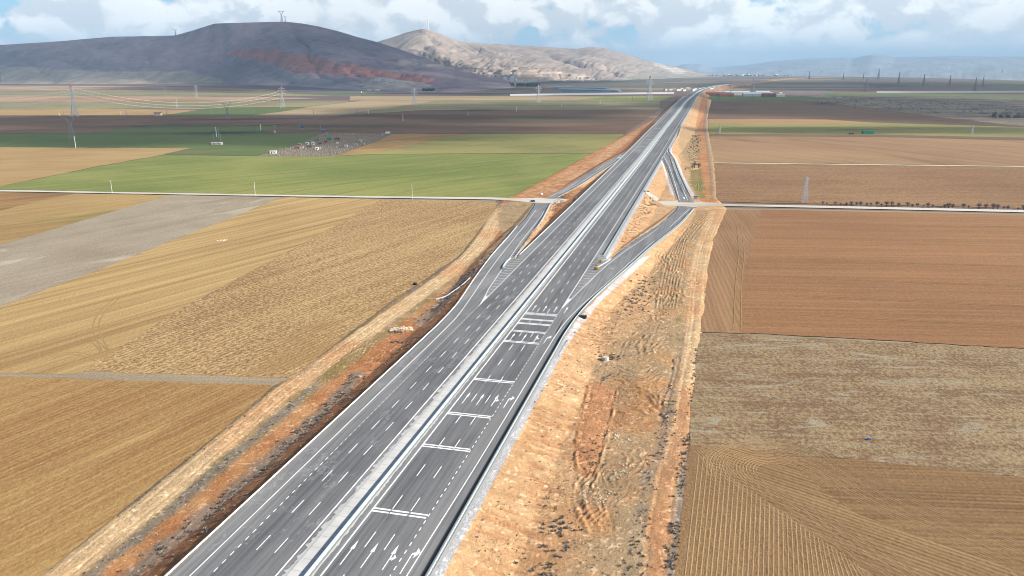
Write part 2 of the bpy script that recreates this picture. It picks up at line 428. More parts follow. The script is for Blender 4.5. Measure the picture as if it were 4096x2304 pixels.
# near right ramp: left and right edge
RN_l = stl([(222, -43.5), (300, -46), (330, -44.8), (345, -42.5)]) + zl([(c4, 1420, 1425), (c4, 1700, 1190), (c4, 1950, 1030), (c4, 2150, 885), (c4, 2285, 765), (c4, 2297, 722)], -.2, JZ)
RN_r = stl([(222, -42.6), (235.3, -42.5), (255.4, -41.9), (277.6, -39.9), (298.7, -36.9), (333.7, -31.4), (374.7, -25.4)]) + zl([(c4, 2150, 1072), (c4, 2300, 945), (c4, 2400, 835), (c4, 2470, 752), (c4, 2540, 735)], -.5, JZ)
# far left ramp
LF_out = [c4(560, 618, JZ)] + zl([(c4, 690, 560), (c4, 825, 490), (c4, 870, 455), (c4, 1100, 310), (c4, 1300, 190), (c4, 1480, 92), (c4, 1650, 8)], JZ, -.2) + [c5(560, 945, 0), c5(680, 838, 0), c5(800, 748, 0), c5(862, 682, 0), RW(1215, -79.5)]
LF_in = [c4(720, 624, JZ), c4(712, 610, JZ)] + zl([(c4, 790, 568), (c4, 1000, 458), (c4, 1200, 330), (c4, 1400, 202), (c4, 1500, 135)], JZ, -.3) + [c4(1585, 98, 0), RW(800, -79), RW(1000, -79), RW(1215, -79)]
# far right ramp
RF_l = [c4(2300, 668, JZ), c4(2300, 640, JZ)] + zl([(c4, 2232, 450), (c4, 2150, 205), (c5, 975, 1060)], JZ, -.3) + [RW(805, -45.5), RW(900, -46), RW(1180, -46)]
RF_r = [c4(2500, 672, JZ), c4(2445, 600, JZ)] + zl([(c4, 2415, 545), (c4, 2300, 300), (c4, 2228, 100), (c5, 1080, 1045)], JZ, -.3) + [c5(1032, 975, 0), c5(1050, 905, 0), c5(1118, 820, 0), c5(1143, 740, 0), RW(1180, -45)]

def ribbon(name, Lp, Rp, m_, n_=80, dz=0., kind='structure', sm=2):
    a = resamp(smooth(Lp, sm), n_); b = resamp(smooth(Rp, sm), n_); V = []; Fc = []
    for p, q in zip(a, b): V += [(p.x, p.y, p.z + dz), (q.x, q.y, q.z + dz)]
    for i in range(n_ - 1): Fc.append((2 * i, 2 * i + 1, 2 * i + 3, 2 * i + 2))
    o_ = mesh(name, V, Fc, m_)
    if kind: tag(o_, kind=kind)
    return o_
srows = [50 + 10 * i for i in range(31)] + list(np.linspace(360, 2300, 80)) + list(np.linspace(2350, SMAX, 90))
def tL(s): return -83.66 if s < 246 else (-81.1 if s > 330 else -80.6)
def tR(s): return -42.55 if s < 232 else -44.6
mainL = []; mainR = []
for s in srows: mainL.append(RW(s, tL(s) + .02)); mainR.append(RW(s, tR(s)))
V = []; Fc = []
for a, b in zip(mainL, mainR): V += [tuple(a), tuple(b)]
for i in range(len(mainL) - 1): Fc.append((2 * i, 2 * i + 1, 2 * i + 3, 2 * i + 2))
tag(mesh('road', V, Fc, M_ASPH), kind='structure')
ramps = [(LN_out, LN_in), (RN_l, RN_r), (LF_out, LF_in), (RF_l, RF_r)]
for a, b in ramps: ribbon('ramp_road', a, b, M_ASPHR, 120, -.04)
# crossing country road, left and right arm, with its junction aprons
M_CROAD = field('worn_lane', (.72, .66, .66), (1., .96, 1.), (.62, .56, .5), -3, 1.2, .4, .4, .2)
cl_top = [UF(-600, 757), UF(0, 759.5), UF(500, 769.5), UF(1000, 778), UF(1500, 785.5), UF(1900, 789.5), UF(2000, 791)] + [c4(x, y, GZ) for x, y in ((300, 624), (560, 616), (720, 622), (890, 640))]
cl_bot = [UF(-600, 763), UF(0, 765.5), UF(500, 775), UF(1000, 783.5), UF(1500, 792), UF(1900, 797.5), UF(2000, 799)] + [c4(x, y, GZ) for x, y in ((330, 668), (470, 694), (640, 690), (800, 682))]
ribbon('country_road', [p + Vector((0, 0, .16)) for p in cl_top], [p + Vector((0, 0, .16)) for p in cl_bot], M_CROAD, 90, 0, sm=1)
cr_top = [c4(2020, 664, GZ), c4(2170, 662, GZ), c4(2320, 655, GZ), c4(2480, 668, GZ), c4(2576, 672, GZ)] + [UF(x, y) for x, y in ((2900, 817.5), (3100, 820.5), (3400, 826), (3700, 832.5), (4096, 841), (4600, 853))]
cr_bot = [c4(2110, 716, GZ), c4(2200, 722, GZ), c4(2320, 722, GZ), c4(2480, 736, GZ), c4(2576, 728, GZ)] + [UF(x, y) for x, y in ((2900, 825), (3100, 828.5), (3400, 834.5), (3700, 841), (4096, 850), (4600, 863))]
ribbon('country_road', [p + Vector((0, 0, .16)) for p in cr_top], [p + Vector((0, 0, .16)) for p in cr_bot], M_CROAD, 90, 0, sm=1)

# ------------------------------------------------------------------ earthworks between the field edges
Lb = [(-150, 1660), (100, 1449), (330, 1262), (520, 1112), (690, 968), (745, 942), (860, 850), (1000, 745), (1150, 650), (1248, 522), (1264, 500), (1290, 494), (1400, 434), (1500, 379), (1560, 347), (1640, 302), (1700, 262), (1725, 243), (1752, 228)]
Rb = [(1690, 1720), (1708, 1449), (1724, 1250), (1742, 1112), (1752, 950), (1767, 835), (1776, 770), (1788, 655), (1800, 600), (1832, 528), (1818, 514), (1806, 500), (1797, 400), (1784, 340), (1780, 300), (1790, 250), (1800, 236)]
Lst = sorted(ST(UD(*p)) for p in Lb); Rst = sorted(ST(UD(*p)) for p in Rb)
S = [62.0]
while S[-1] < 2330: S.append(S[-1] + max(.42, S[-1] * .0029))
S = np.array(S); NC = 460
tl = np.interp(S, [a for a, b in Lst], [b for a, b in Lst]); tr = np.interp(S, [a for a, b in Rst], [b for a, b in Rst])
u = np.linspace(0, 1, NC)[None, :]
TT = tl[:, None] * (1 - u) + tr[:, None] * u; SS = np.repeat(S[:, None], NC, 1)
X = SS * UU.x + TT * RR.x; Y = SS * UU.y + TT * RR.y
zmain = np.interp(SS, [a for a, b in zs], [b for a, b in zs])
eL = np.where(SS < 246, -83.66, -81.1); eR = np.where(SS < 234, -42.55, -44.6)
Z = np.full(X.shape, GZ + .06)
big = fbm(X, Y, 14, 4, 3) - .5
Z += np.clip(big * .9, -.1, .5) + .12 * fbm(X, Y, 2.2, 3, 5)
dL = eL - TT; dR = TT - eR                     # distance outside the main road, left and right
def bank(d_, z_, slope, sh): return z_ - .10 - np.maximum(d_ - sh, 0) * slope
Z = np.where(dL > 0, np.maximum(Z, bank(dL, zmain, .43, .9)), Z)
Z = np.where(dR > 0, np.maximum(Z, bank(dR, zmain, .27, 3.6)), Z)
inside = (dL <= 0) & (dR <= 0); cut = np.where(inside, zmain - .5, 1e3)
rampd = np.full(X.shape, 1e9)
for a, b in ramps:
    pa_ = resamp(smooth(a, 2), 40); pb_ = resamp(smooth(b, 2), 40)
    cen = [(p + q) / 2 for p, q in zip(pa_, pb_)]; hw = [((p - q).length) / 2 for p, q in zip(pa_, pb_)]
    dd, hh, zz = pdist(X, Y, cen, [hw, [c.z for c in cen]])
    d_ = dd - hh; rampd = np.minimum(rampd, d_)
    Z = np.where((d_ > 0), np.maximum(Z, np.where(d_ < 25, bank(d_, zz, .38, 1.2), -99)), Z)
    cut = np.minimum(cut, np.where(d_ <= .25, zz - .22, 1e3))
    Z = np.where((d_ > 0) & (d_ < 4.0) & ~inside, np.minimum(Z, zz - .28 + np.maximum(d_ - 2.5, 0) * 1.1), Z)
def road_flat(top, bot):
    poly = [(p.x, p.y) for p in top] + [(p.x, p.y) for p in reversed(bot)]
    cen = [(p + q) / 2 for p, q in zip(resamp(top, 30), resamp(bot, 30))]; hw = [(p - q).length / 2 for p, q in zip(resamp(top, 30), resamp(bot, 30))]
    dd, hh = pdist(X, Y, cen, [hw]); return dd - hh
croad = np.minimum(road_flat(cl_top, cl_bot), road_flat(cr_top, cr_bot))
low = (dL > 9) | (dR > 9)
Z = np.where((croad < 6) & low, GZ + .2 + (Z - GZ - .2) * np.clip((croad - .5) / 5.5, 0, 1), Z)

SOIL = {'orange': (.56, .315, .15), 'pale': (.68, .465, .28), 'brown': (.36, .18, .09), 'redo': (.48, .215, .09), 'track': (.68, .50, .31), 'trackr': (.62, .38, .21),
        'litter': (.25, .22, .195), 'olive': (.30, .24, .10), 'gravel': (.64, .68, .78), 'conc': (.66, .60, .56), 'dark': (.12, .07, .05), 'tan': (.47, .345, .215), 'green': (.17, .22, .06), 'slab': (.66, .64, .56), 'redtrk': (.50, .22, .10), 'ramp': (.60, .31, .16)}
Cc = np.zeros(X.shape + (3,))
n1 = fbm(X, Y, 9, 4, 11)[..., None]; n2 = fbm(X, Y, 2.4, 4, 21)[..., None]; n3 = fbm(X, Y, 26, 4, 31)[..., None]
def cm(a, b, f): return np.array(SOIL[a]) * (1 - f) + np.array(SOIL[b]) * f
f1 = np.clip((n1 - .38) * 4, 0, 1)
leftc = cm('brown', 'redo', np.clip((n2 - .35) * 3.4, 0, 1)); rightc = cm('orange', 'pale', np.clip(.55 + f1 * .25 + (n2 - .45) * .8, 0, 1))
side = (TT > -62)[..., None]; Cc = np.where(side, rightc, leftc)
# towards the distance both sides turn paler and redder earth
def blend(mask, name, name2=None, nz=None):
    global Cc
    c_ = np.array(SOIL[name]) if name2 is None else cm(name, name2, np.clip(nz, 0, 1))
    m_ = mask[..., None]; Cc = Cc * (1 - m_) + c_ * m_
def sstep(x_, a, b):
    t_ = np.clip((x_ - a) / (b - a + 1e-9), 0, 1); return t_ * t_ * (3 - 2 * t_)
wob = (fbm(X, Y, 5, 3, 41) - .5) * 4
def strip(pts, hw, name, soft=1.2, amt=1., name2=None, nz=None, wb=1., fn=UD):
    P = [fn(*p) for p in pts]
    if not isinstance(hw, (list, tuple)): hw = [hw] * len(P)
    dd, hh = pdist(X, Y, P, [list(hw)])
    m_ = sstep(dd - hh + wob * wb * .6, soft, -soft) * amt; blend(m_, name, name2, nz); return m_
def area(pts, name, amt=1., name2=None, nz=None, fn=UD, wb=2.5):
    P = [fn(*p) for p in pts]; ins = inpoly(X, Y, P); dd = pdist(X, Y, P + [P[0]])[0]
    sd = np.where(ins, -dd, dd) + wob * wb * .5
    m_ = sstep(sd, 1.2, -1.2) * amt; blend(m_, name, name2, nz); return m_
nn1 = (n1 - .35) * 3; nn2 = (n2 - .3) * 2.6
# left side, from the rail outwards
tlL = [(150, 1449), (400, 1253), (560, 1117), (660, 1032), (760, 952), (880, 867), (1000, 782), (1130, 690), (1200, 625), (1235, 580), (1262, 515)]
mO1 = strip([(270, 1449), (450, 1300), (590, 1185), (700, 1090), (820, 985), (920, 900), (1000, 835), (1080, 770), (1140, 700)], 3.2, 'redo', 1.5, .95, 'orange', nn1)
strip([(200, 1449), (420, 1275), (580, 1145), (680, 1062), (800, 962), (960, 838), (1100, 730), (1190, 650), (1240, 580)], 3.0, 'olive', 1.5, .9, 'tan', nn1)
strip([(230, 1449), (450, 1268), (600, 1138), (690, 1060), (790, 975)], 1.2, 'litter', .8, .8)
mW1 = strip([(330, 1449), (500, 1312), (640, 1195), (760, 1085), (860, 990), (900, 945)], 2.0, 'litter', 1.4, .8)
mW2 = strip([(1060, 815), (1120, 760), (1165, 715), (1195, 690)], 3.0, 'litter', 1.4, .75)
strip([(90, 1449), (330, 1270), (520, 1120), (680, 985), (760, 935), (900, 825), (1080, 705), (1190, 610), (1240, 540)], 2.2, 'litter', 1.2, .85, 'olive', nn2)
strip(tlL, [3.6, 3.4, 3.3, 3.2, 4, 3.8, 3.8, 3.8, 4.2, 5, 5], 'track', .6, 1., 'trackr', (n3 - .45) * 4, wb=.4)
area([(1255, 512), (1330, 507), (1345, 525), (1320, 560), (1265, 585), (1250, 560)], 'tan', 1., 'olive', nn1 - .5)
area([(1290, 575), (1335, 535), (1352, 512), (1368, 512), (1300, 605), (1255, 650), (1205, 680), (1215, 650)], 'pale', .9, 'conc', nn2 - .6)
area([(1340, 500), (1440, 440), (1500, 395), (1560, 352), (1620, 318), (1600, 340), (1530, 398), (1440, 455), (1390, 492)], 'pale', .8, 'redo', nn1)
strip([(1290, 497), (1400, 437), (1490, 386), (1560, 348), (1640, 303), (1700, 262), (1725, 243)], 5.5, 'orange', 1.5, 1., 'redo', nn1)
strip([(1320, 497), (1420, 442), (1500, 398), (1570, 352)], 5., 'redo', 2, .7, 'pale', nn2)
area([(1640, 312), (1700, 268), (1735, 238), (1752, 230), (1725, 262), (1660, 318)], 'conc', .6)
area([(1385, 510), (1405, 507), (1380, 560), (1318, 640), (1285, 662), (1300, 640), (1350, 570)], 'pale', .8, 'orange', nn2 - .8)    # cement edge beside the ramp
area([(1420, 490), (1440, 494), (1560, 408), (1545, 405), (1470, 455)], 'pale', .8, 'orange', nn1)
# right side
g = np.where((dR > 0), 1., 0.)
ge = np.where(SS < 234, dR, np.where(SS > 880, dR, 99)); ge = np.where((SS > 345) & (SS < 880), dR, ge)
rd = rampd
gm = sstep(np.abs(ge - 2.7) + wob * .1, 1.15, .6) * g; blend(gm, 'gravel')
# outer edge of the near right ramp and far right ramp
outn = (TT > -44.8) & (rd > .8) & (dR > 0)
gm2 = sstep(np.abs(rd - 2.7) + wob * .15, 1.3, .7) * outn * ((SS > 232) & (SS < 470) & (dR > 14 + (SS - 345) * .4) | ((SS >= 225) & (SS < 345)) | (SS > 560)); blend(gm2, 'gravel')
tan_z = area([(1640, 700), (1700, 600), (1740, 528), (1830, 528), (1795, 600), (1785, 660), (1775, 780), (1762, 850), (1755, 950), (1720, 1100), (1690, 1200), (1640, 1449), (1380, 1449), (1450, 1300), (1440, 1180), (1450, 1050), (1490, 930), (1560, 860), (1640, 800)], 'tan', .85, 'orange', nn1 - .2)
area([(1440, 1170), (1452, 1060), (1495, 975), (1535, 975), (1530, 1060), (1500, 1170), (1470, 1215)], 'orange', 1., wb=.5)
area([(1560, 990), (1640, 985), (1680, 1020), (1650, 1080), (1570, 1100), (1540, 1060)], 'redtrk', .35, 'orange', nn2)
area([(1500, 1180), (1590, 1120), (1640, 1150), (1630, 1240), (1540, 1240)], 'tan', .7, 'brown', nn2 - .6)
strip([(1350, 1449), (1420, 1330), (1480, 1280)], 4, 'redo', 4, .35)
area([(1520, 1449), (1540, 1280), (1620, 1240), (1640, 1300), (1600, 1449)], 'tan', .9)
strip([(1596, 1449), (1612, 1341), (1636, 1200), (1676, 1090), (1692, 977), (1712, 890), (1724, 830)], [1.9, 1.9, 1.8, 1.6, 1.3, .9, .3], 'litter', 1.6, .6, 'olive', (nn2 - .8))
strip([(1686, 1449), (1702, 1320), (1722, 1180), (1742, 1075), (1752, 977), (1764, 880), (1770, 830)], [1.7, 1.7, 1.6, 1.3, 1.3, 1.2, 1.2], 'litter', 1.0, .98, 'tan', nn2 - .9)
tr1 = [(1637, 1500), (1643, 1449), (1656, 1341), (1679, 1200), (1717, 1075), (1730, 977), (1747, 886), (1757, 800), (1760, 704), (1769, 640), (1785, 590), (1808, 535)]
strip(tr1, [2.4, 2.4, 2.4, 2.3, 2.5, 2.7, 3.2, 3.8, 4.5, 4.5, 5, 6], 'track', .7, 1., 'trackr', (n3 - .36) * 4, wb=.4)
strip(tr1[:6], [1.8] * 6, 'redtrk', 1.5, .5, wb=1.)
for off in (-.9, .9): pass
strip([(1692, 515), (1790, 512)], 3, 'tan', 1, 0)
strip([(1784, 505), (1780, 440), (1772, 385), (1762, 330), (1768, 280), (1775, 245)], [6.5, 7, 8, 8, 8, 8], 'redtrk', .8, 1., 'orange', nn1, wb=.5)
strip([(1793, 500), (1788, 430), (1780, 370), (1771, 320), (1777, 270)], [1.4, 1.5, 1.6, 2, 2], 'litter', 1, .7)
strip([(1802, 500), (1799, 430), (1790, 370), (1782, 320), (1786, 270)], [2, 3, 4, 4, 4], 'tan', 1, .9)
area([(1735, 430), (1765, 425), (1775, 500), (1755, 500), (1735, 460)], 'olive', .8, 'green', nn1)
area([(1715, 330), (1755, 320), (1765, 380), (1745, 420), (1720, 400), (1705, 360)], 'tan', .7, 'olive', nn2 - .4)
area([(1700, 735), (1712, 750), (1712, 860), (1695, 850)], 'green', .55, 'tan', nn2)
strip([(1618, 488), (1660, 507)], 3.0, 'slab', .5, 0)
area([(1640, 1449), (1648, 1400), (1600, 1300), (1560, 1449)], 'tan', .6)
blend(sstep(np.where(dL > 0, dL, 99), 1.0, .3) * .75, 'pale')
area([(1470, 1205), (1446, 1150), (1482, 980), (1505, 962), (1550, 985), (1532, 1080), (1498, 1195)], 'ramp', 1., wb=.3)
# gentle drift of tone
Cc = Cc * (.86 + .30 * n2) * (.92 + .16 * n3) * np.array((.78, .735, .645))
# single ridges pushed up by tracked machines
def ridge(lst, amp=.34, w_=.34, dup=((0, 1),)):
    global Z, Cc
    P = smooth([UD(*p) for p in lst], 2)
    xs_ = [p.x for p in P]; ys_ = [p.y for p in P]; bb = (X > min(xs_) - 8) & (X < max(xs_) + 8) & (Y > min(ys_) - 8) & (Y < max(ys_) + 8)
    if not bb.any(): return
    for off, k_ in dup:
        Q = edgewalk(P, off) if off else P
        dd = np.abs(pdist(X[bb], Y[bb], Q)[0] + (fbm(X[bb], Y[bb], 3.5, 3, 87) - .5) * 1.7); jit = np.clip((fbm(X[bb], Y[bb], 3.0, 3, 88) - .30) * 3.2, .05, 1.1)
        g1 = np.exp(-(dd / w_) ** 2) * jit; g2 = np.exp(-((dd - 2.2 * w_) / w_) ** 2)
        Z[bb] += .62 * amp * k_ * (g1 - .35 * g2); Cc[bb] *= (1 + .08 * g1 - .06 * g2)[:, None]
RIDGES = []
for a_ in ([(1455, 1195), (1440, 1240), (1450, 1290), (1480, 1335)], [(1484, 1190), (1464, 1240), (1476, 1290), (1512, 1332)], [(1512, 1185), (1492, 1228), (1502, 1280), (1542, 1322)], [(1606, 1232), (1545, 1240), (1518, 1272), (1534, 1322)], [(1612, 1252), (1565, 1256), (1540, 1284), (1550, 1334)],
           [(1610, 892), (1604, 862), (1640, 838), (1692, 846)], [(1628, 892), (1624, 866), (1655, 850), (1692, 860)], [(1645, 892), (1648, 872), (1680, 866)], [(1560, 900), (1575, 860), (1600, 840)], [(1520, 940), (1560, 925), (1620, 930), (1690, 915)]): RIDGES.append((a_, .34))
for i in range(7): RIDGES.append(([(1712 + i * 4, 585), (1682 + i * 7, 640), (1664 + i * 8, 700), (1652 + i * 8, 775)], .36))
for i in range(0, 9, 2): RIDGES.append(([(1548 + i * 9, 955 + i * 3), (1590 + i * 10, 985 + i * 2), (1640 + i * 5, 1000 + i * 9), (1672 + i * 1, 1045 + i * 2)], .34))
for i in range(8): RIDGES.append(([(1546 - i * 5, 1010 + i * 22), (1580 - i * 4, 1018 + i * 22), (1608 - i * 3, 1034 + i * 20)], .26))
for i in range(6): RIDGES.append(([(1756 + i * 7, 545), (1730 + i * 8, 565), (1700 + i * 10, 590), (1690 + i * 9, 612)], .34))
RIDGES += [([(1482, 975), (1462, 1060), (1444, 1150), (1466, 1208)], .5), ([(1552, 985), (1534, 1080), (1500, 1195)], .5), ([(1505, 962), (1550, 985)], .3), ([(1700, 905), (1692, 960), (1670, 1020)], .5), ([(860, 905), (900, 880), (950, 870), (985, 885)], .3), ([(850, 915), (900, 900), (960, 895)], .3), ([(870, 930), (915, 915), (965, 912)], .3)]
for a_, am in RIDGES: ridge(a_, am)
# stones: pale specks
spk = (fbm(X, Y, .9, 2, 77) > .74) & (SS < 420); Cc[spk] = np.minimum(1, Cc[spk] * 1.35 + .08)

# relief: rills down the cut slopes, bulldozed ridges, wheel ruts
rill = fbm(SS * 1.0, TT * .09, .8, 3, 51); rm = ((dR > 4) & (dR < 17) & (SS < 460)).astype(float) * sstep(fbm(SS, TT, 22, 3, 52), .38, .52)
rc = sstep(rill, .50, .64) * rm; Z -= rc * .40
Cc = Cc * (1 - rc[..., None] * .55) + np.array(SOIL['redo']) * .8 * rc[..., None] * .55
rillL = fbm(SS * 1., TT * .12, .9, 3, 55); rl = sstep(rillL, .5, .68) * ((dL > .8) & (dL < 9)); Z -= rl * .28
def dozed(poly, amp, per, seed, warp=14.):
    P = [UD(*p) for p in poly]; ins = inpoly(X, Y, P); dd = pdist(X, Y, P + [P[0]])[0]
    m_ = np.where(ins, sstep(dd, 0, 3), 0)
    wx = fbm(X, Y, warp, 2, seed) * 5.2; ang = wx * 1.4
    ph = (X * np.cos(ang.mean() + seed) + Y * np.sin(ang.mean() + seed)) + wx * warp * .28 + (fbm(X, Y, 4, 3, seed + 3) - .5) * 3.4
    r_ = 1 - np.abs(np.sin(math.pi * ph / per)); r_ = r_ ** 1.5
    brk = .25 + .75 * sstep(fbm(X, Y, 7, 3, seed + 9), .30, .62)
    return m_ * brk * r_ * amp, m_
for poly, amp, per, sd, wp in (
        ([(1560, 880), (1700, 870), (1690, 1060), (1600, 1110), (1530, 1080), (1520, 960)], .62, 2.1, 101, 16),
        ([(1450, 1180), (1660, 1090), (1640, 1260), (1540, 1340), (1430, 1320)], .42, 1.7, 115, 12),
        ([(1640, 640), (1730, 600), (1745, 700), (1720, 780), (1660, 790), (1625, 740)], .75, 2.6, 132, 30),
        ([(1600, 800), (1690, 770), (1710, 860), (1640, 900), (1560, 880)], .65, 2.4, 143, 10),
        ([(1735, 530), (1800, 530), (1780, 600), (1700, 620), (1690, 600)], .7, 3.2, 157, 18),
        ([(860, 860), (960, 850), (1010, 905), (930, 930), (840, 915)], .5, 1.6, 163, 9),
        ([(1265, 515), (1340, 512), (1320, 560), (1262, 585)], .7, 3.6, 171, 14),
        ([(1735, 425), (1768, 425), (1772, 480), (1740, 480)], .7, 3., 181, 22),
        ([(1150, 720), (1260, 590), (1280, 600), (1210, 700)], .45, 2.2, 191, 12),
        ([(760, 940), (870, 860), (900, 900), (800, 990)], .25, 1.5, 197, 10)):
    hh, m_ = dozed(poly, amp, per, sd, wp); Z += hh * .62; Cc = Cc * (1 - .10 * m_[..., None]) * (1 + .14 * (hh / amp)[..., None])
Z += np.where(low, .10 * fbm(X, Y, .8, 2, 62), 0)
for pl, hw_ in ((tlL, 1.5), (tr1, 1.7)):
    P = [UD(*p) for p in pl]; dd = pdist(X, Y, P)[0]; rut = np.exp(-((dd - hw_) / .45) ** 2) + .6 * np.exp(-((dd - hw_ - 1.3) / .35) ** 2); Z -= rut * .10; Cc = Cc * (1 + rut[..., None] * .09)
Z = np.where(dR > 0, np.maximum(Z, GZ + .02), Z); Z = np.maximum(Z, GZ + .02)
Z = np.where(croad < 1.2, np.minimum(Z, GZ + .1), Z)
em = np.minimum(TT - tl[:, None], tr[:, None] - TT); Z = np.where(em < 2.0, GZ - .22 + (Z - GZ + .22) * np.clip(em / 2.0, 0, 1) ** .8, Z)
Z = np.minimum(Z, cut)
Z = np.where(inside, zmain - .5, Z)
nr_, nc_ = X.shape
co = np.stack([X, Y, Z], -1).reshape(-1, 3).astype(np.float32)
idx = np.arange(nr_ * nc_).reshape(nr_, nc_)
q = np.stack([idx[:-1, :-1], idx[:-1, 1:], idx[1:, 1:], idx[1:, :-1]], -1).reshape(-1, 4)
def npmesh(name, co, q, mats, colors=None, sm=True):
    me = bpy.data.meshes.new(name); me.vertices.add(len(co)); me.vertices.foreach_set('co', co.astype(np.float32).ravel())
    me.loops.add(q.size); me.loops.foreach_set('vertex_index', q.astype(np.int32).ravel())
    me.polygons.add(len(q)); me.polygons.foreach_set('loop_start', np.arange(0, q.size, q.shape[1], dtype=np.int32)); me.polygons.foreach_set('loop_total', np.full(len(q), q.shape[1], np.int32))
    me.polygons.foreach_set('use_smooth', np.full(len(q), sm)); me.update(calc_edges=True)
    if colors is not None:
        at = me.color_attributes.new('soil', 'FLOAT_COLOR', 'POINT'); c4_ = np.ones((len(co), 4), np.float32); c4_[:, :3] = np.clip(colors, 0, 1); at.data.foreach_set('color', c4_.ravel())
    return link(name, me, mats)
def soilmat(name, var=.25, sc_=1.6, bmp=.12, sc2=.25):
    k = newmat(name, .95); at = k.n('ShaderNodeAttribute', attribute_name='soil'); n = k.noise(k.P, sc_, 5, .7); n_b = k.noise(k.P, sc2, 4, .6)
    n4 = k.noise(k.P, sc_ * 3.1, 2, .8); f = k.m('ADD', k.m('ADD', k.m('MULTIPLY', n, var * 2.8), k.m('MULTIPLY', n4, var * 2.4)), 1 - var * 2.6); f = k.m('MULTIPLY', f, k.m('ADD', k.m('MULTIPLY', n_b, .5), .75))
    k.put(k.vm('SCALE', at.outputs['Color'], None, f).outputs[0], k.b.inputs['Base Color']); bump(k, n, bmp); return k.mat
M_SOIL = soilmat('worked_soil', .34, 1.3, .38)
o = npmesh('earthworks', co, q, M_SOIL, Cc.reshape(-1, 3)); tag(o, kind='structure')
def TZ(x, y):
    s = x * UU.x + y * UU.y; t = x * RR.x + y * RR.y
    i = min(max(int(np.searchsorted(S, s)) , 0), nr_ - 1); a, b = tl[i], tr[i]
    j = int(round((t - a) / (b - a) * (nc_ - 1)))
    if j < 0 or j >= nc_: return GZ - .2
    return float(Z[i, j])

# embankment of the far curve
V = []; Fc = []; ss_ = list(np.linspace(2290, SMAX, 70))
for s in ss_:
    z = RW(s, TC).z; h_ = z - GZ
    for t_, zz in ((-81.3 - h_ * 1.7, GZ - .2), (-81.2, z - .3), (-44.2, z - .3), (-44.0 + h_ * 1.9, GZ - .2)):
        p = RW(s, t_); V.append((p.x, p.y, zz))
for i in range(len(ss_) - 1):
    for j in range(3): a = 4 * i + j; Fc.append((a, a + 1, a + 5, a + 4))
M_EMB = field('embankment_soil', (.34, .17, .10), (.52, .33, .20), (.20, .13, .09), 0, 30, .3, 1., .3)
tag(mesh('embankment', V, Fc, M_EMB), kind='structure')

# ------------------------------------------------------------------ markings
mk = MB(); ZM = .022
def rect(s0, s1, t0, t1, dz=ZM):
    n_ = max(1, int((s1 - s0) / 40)) if s0 < 2000 else max(1, int((s1 - s0) / 60))
    for i in range(n_):
        a = s0 + (s1 - s0) * i / n_; b = s0 + (s1 - s0) * (i + 1) / n_
        mk.face([RW(a, t0, dz), RW(a, t1, dz), RW(b, t1, dz), RW(b, t0, dz)])
def line3(P, wd, dz=ZM):
    for a, b in zip(P[:-1], P[1:]):
        d_ = (b - a); n_ = Vector((-d_.y, d_.x, 0)).normalized() * wd / 2; u_ = Vector((0, 0, dz))
        mk.face([a - n_ + u_, b - n_ + u_, b + n_ + u_, a + n_ + u_])
rect(55, 5200, -66.28, -65.98); rect(55, 5200, -58.95, -58.65)
rect(262, 5200, -77.0, -76.75); rect(266, 5200, -47.6, -47.35)
line3(smooth([RW(s, t) for s, t in ((55, -80.1), (117, -80.1), (239, -80.1), (250, -80.6), (273, -82.7), (299, -85.6), (331, -88.6), (364, -91.2), (413, -94.8))] + zl([(c4, 330, 955), (c4, 440, 805), (c4, 484, 735), (c4, 497, 705)], -.8, JZ), 2)[:-2], .22, .03)
line3(smooth([RW(s, t) for s, t in ((55, -44.9), (108, -44.9), (148, -44.25), (234.75, -44.1), (247.8, -43.7), (263.4, -42.4), (282.1, -39.8), (302, -36.6), (326, -33.2), (381.7, -25.25))] + zl([(c4, 2000, 1160), (c4, 2200, 985), (c4, 2350, 840), (c4, 2440, 758), (c4, 2480, 745)], -.5, JZ), 2), .22, .03)
s = 114.2 - 13.25 * 5
while s < 1700:
    for t_ in (-55.1, -51.4):
        if not (260 < s < 268 or 157 < s < 0): rect(s, s + 5.1, t_ - .1, t_ + .1)
    s += 13.25 if s < 240 else 13.15
s = 108.9 - 12.6 * 5
while s < 1700:
    for t_ in (-73.32, -69.74): rect(s, s + 4.75, t_ - .1, t_ + .1)
    s += 12.6
s = 101.5 - 2.42 * 18
while s < 262:
    rect(s, s + 1.2, -77.0, -76.8); s += 2.42
s = 111.65 - 2.45 * 22
while s < 266:
    rect(s, s + 1.15, -47.62, -47.42); s += 2.45
for s0 in (125.65, 153.65, 171.6, 194.6, 227.1, 237.7, 245.95, 250.75):
    for q_ in (0, 1.0 if s0 < 240 else .86):
        for k_, (a, b) in enumerate(((-58.62, -55.30), (-55.05, -51.50), (-51.22, -47.72))): rect(s0 + q_ - .05, s0 + q_ + .47, a, b)
for i in range(5):
    for a, b in ((-58.6, -55.30), (-55.05, -51.50), (-51.22, -47.72)): rect(256.6 + i * .56, 256.6 + i * .56 + .27, a, b)
for s0 in (833, 844, 864, 881, 920, 943, 964, 1012, 1056, 1128):
    rect(s0, s0 + 1.5, -76.6, -66.4)
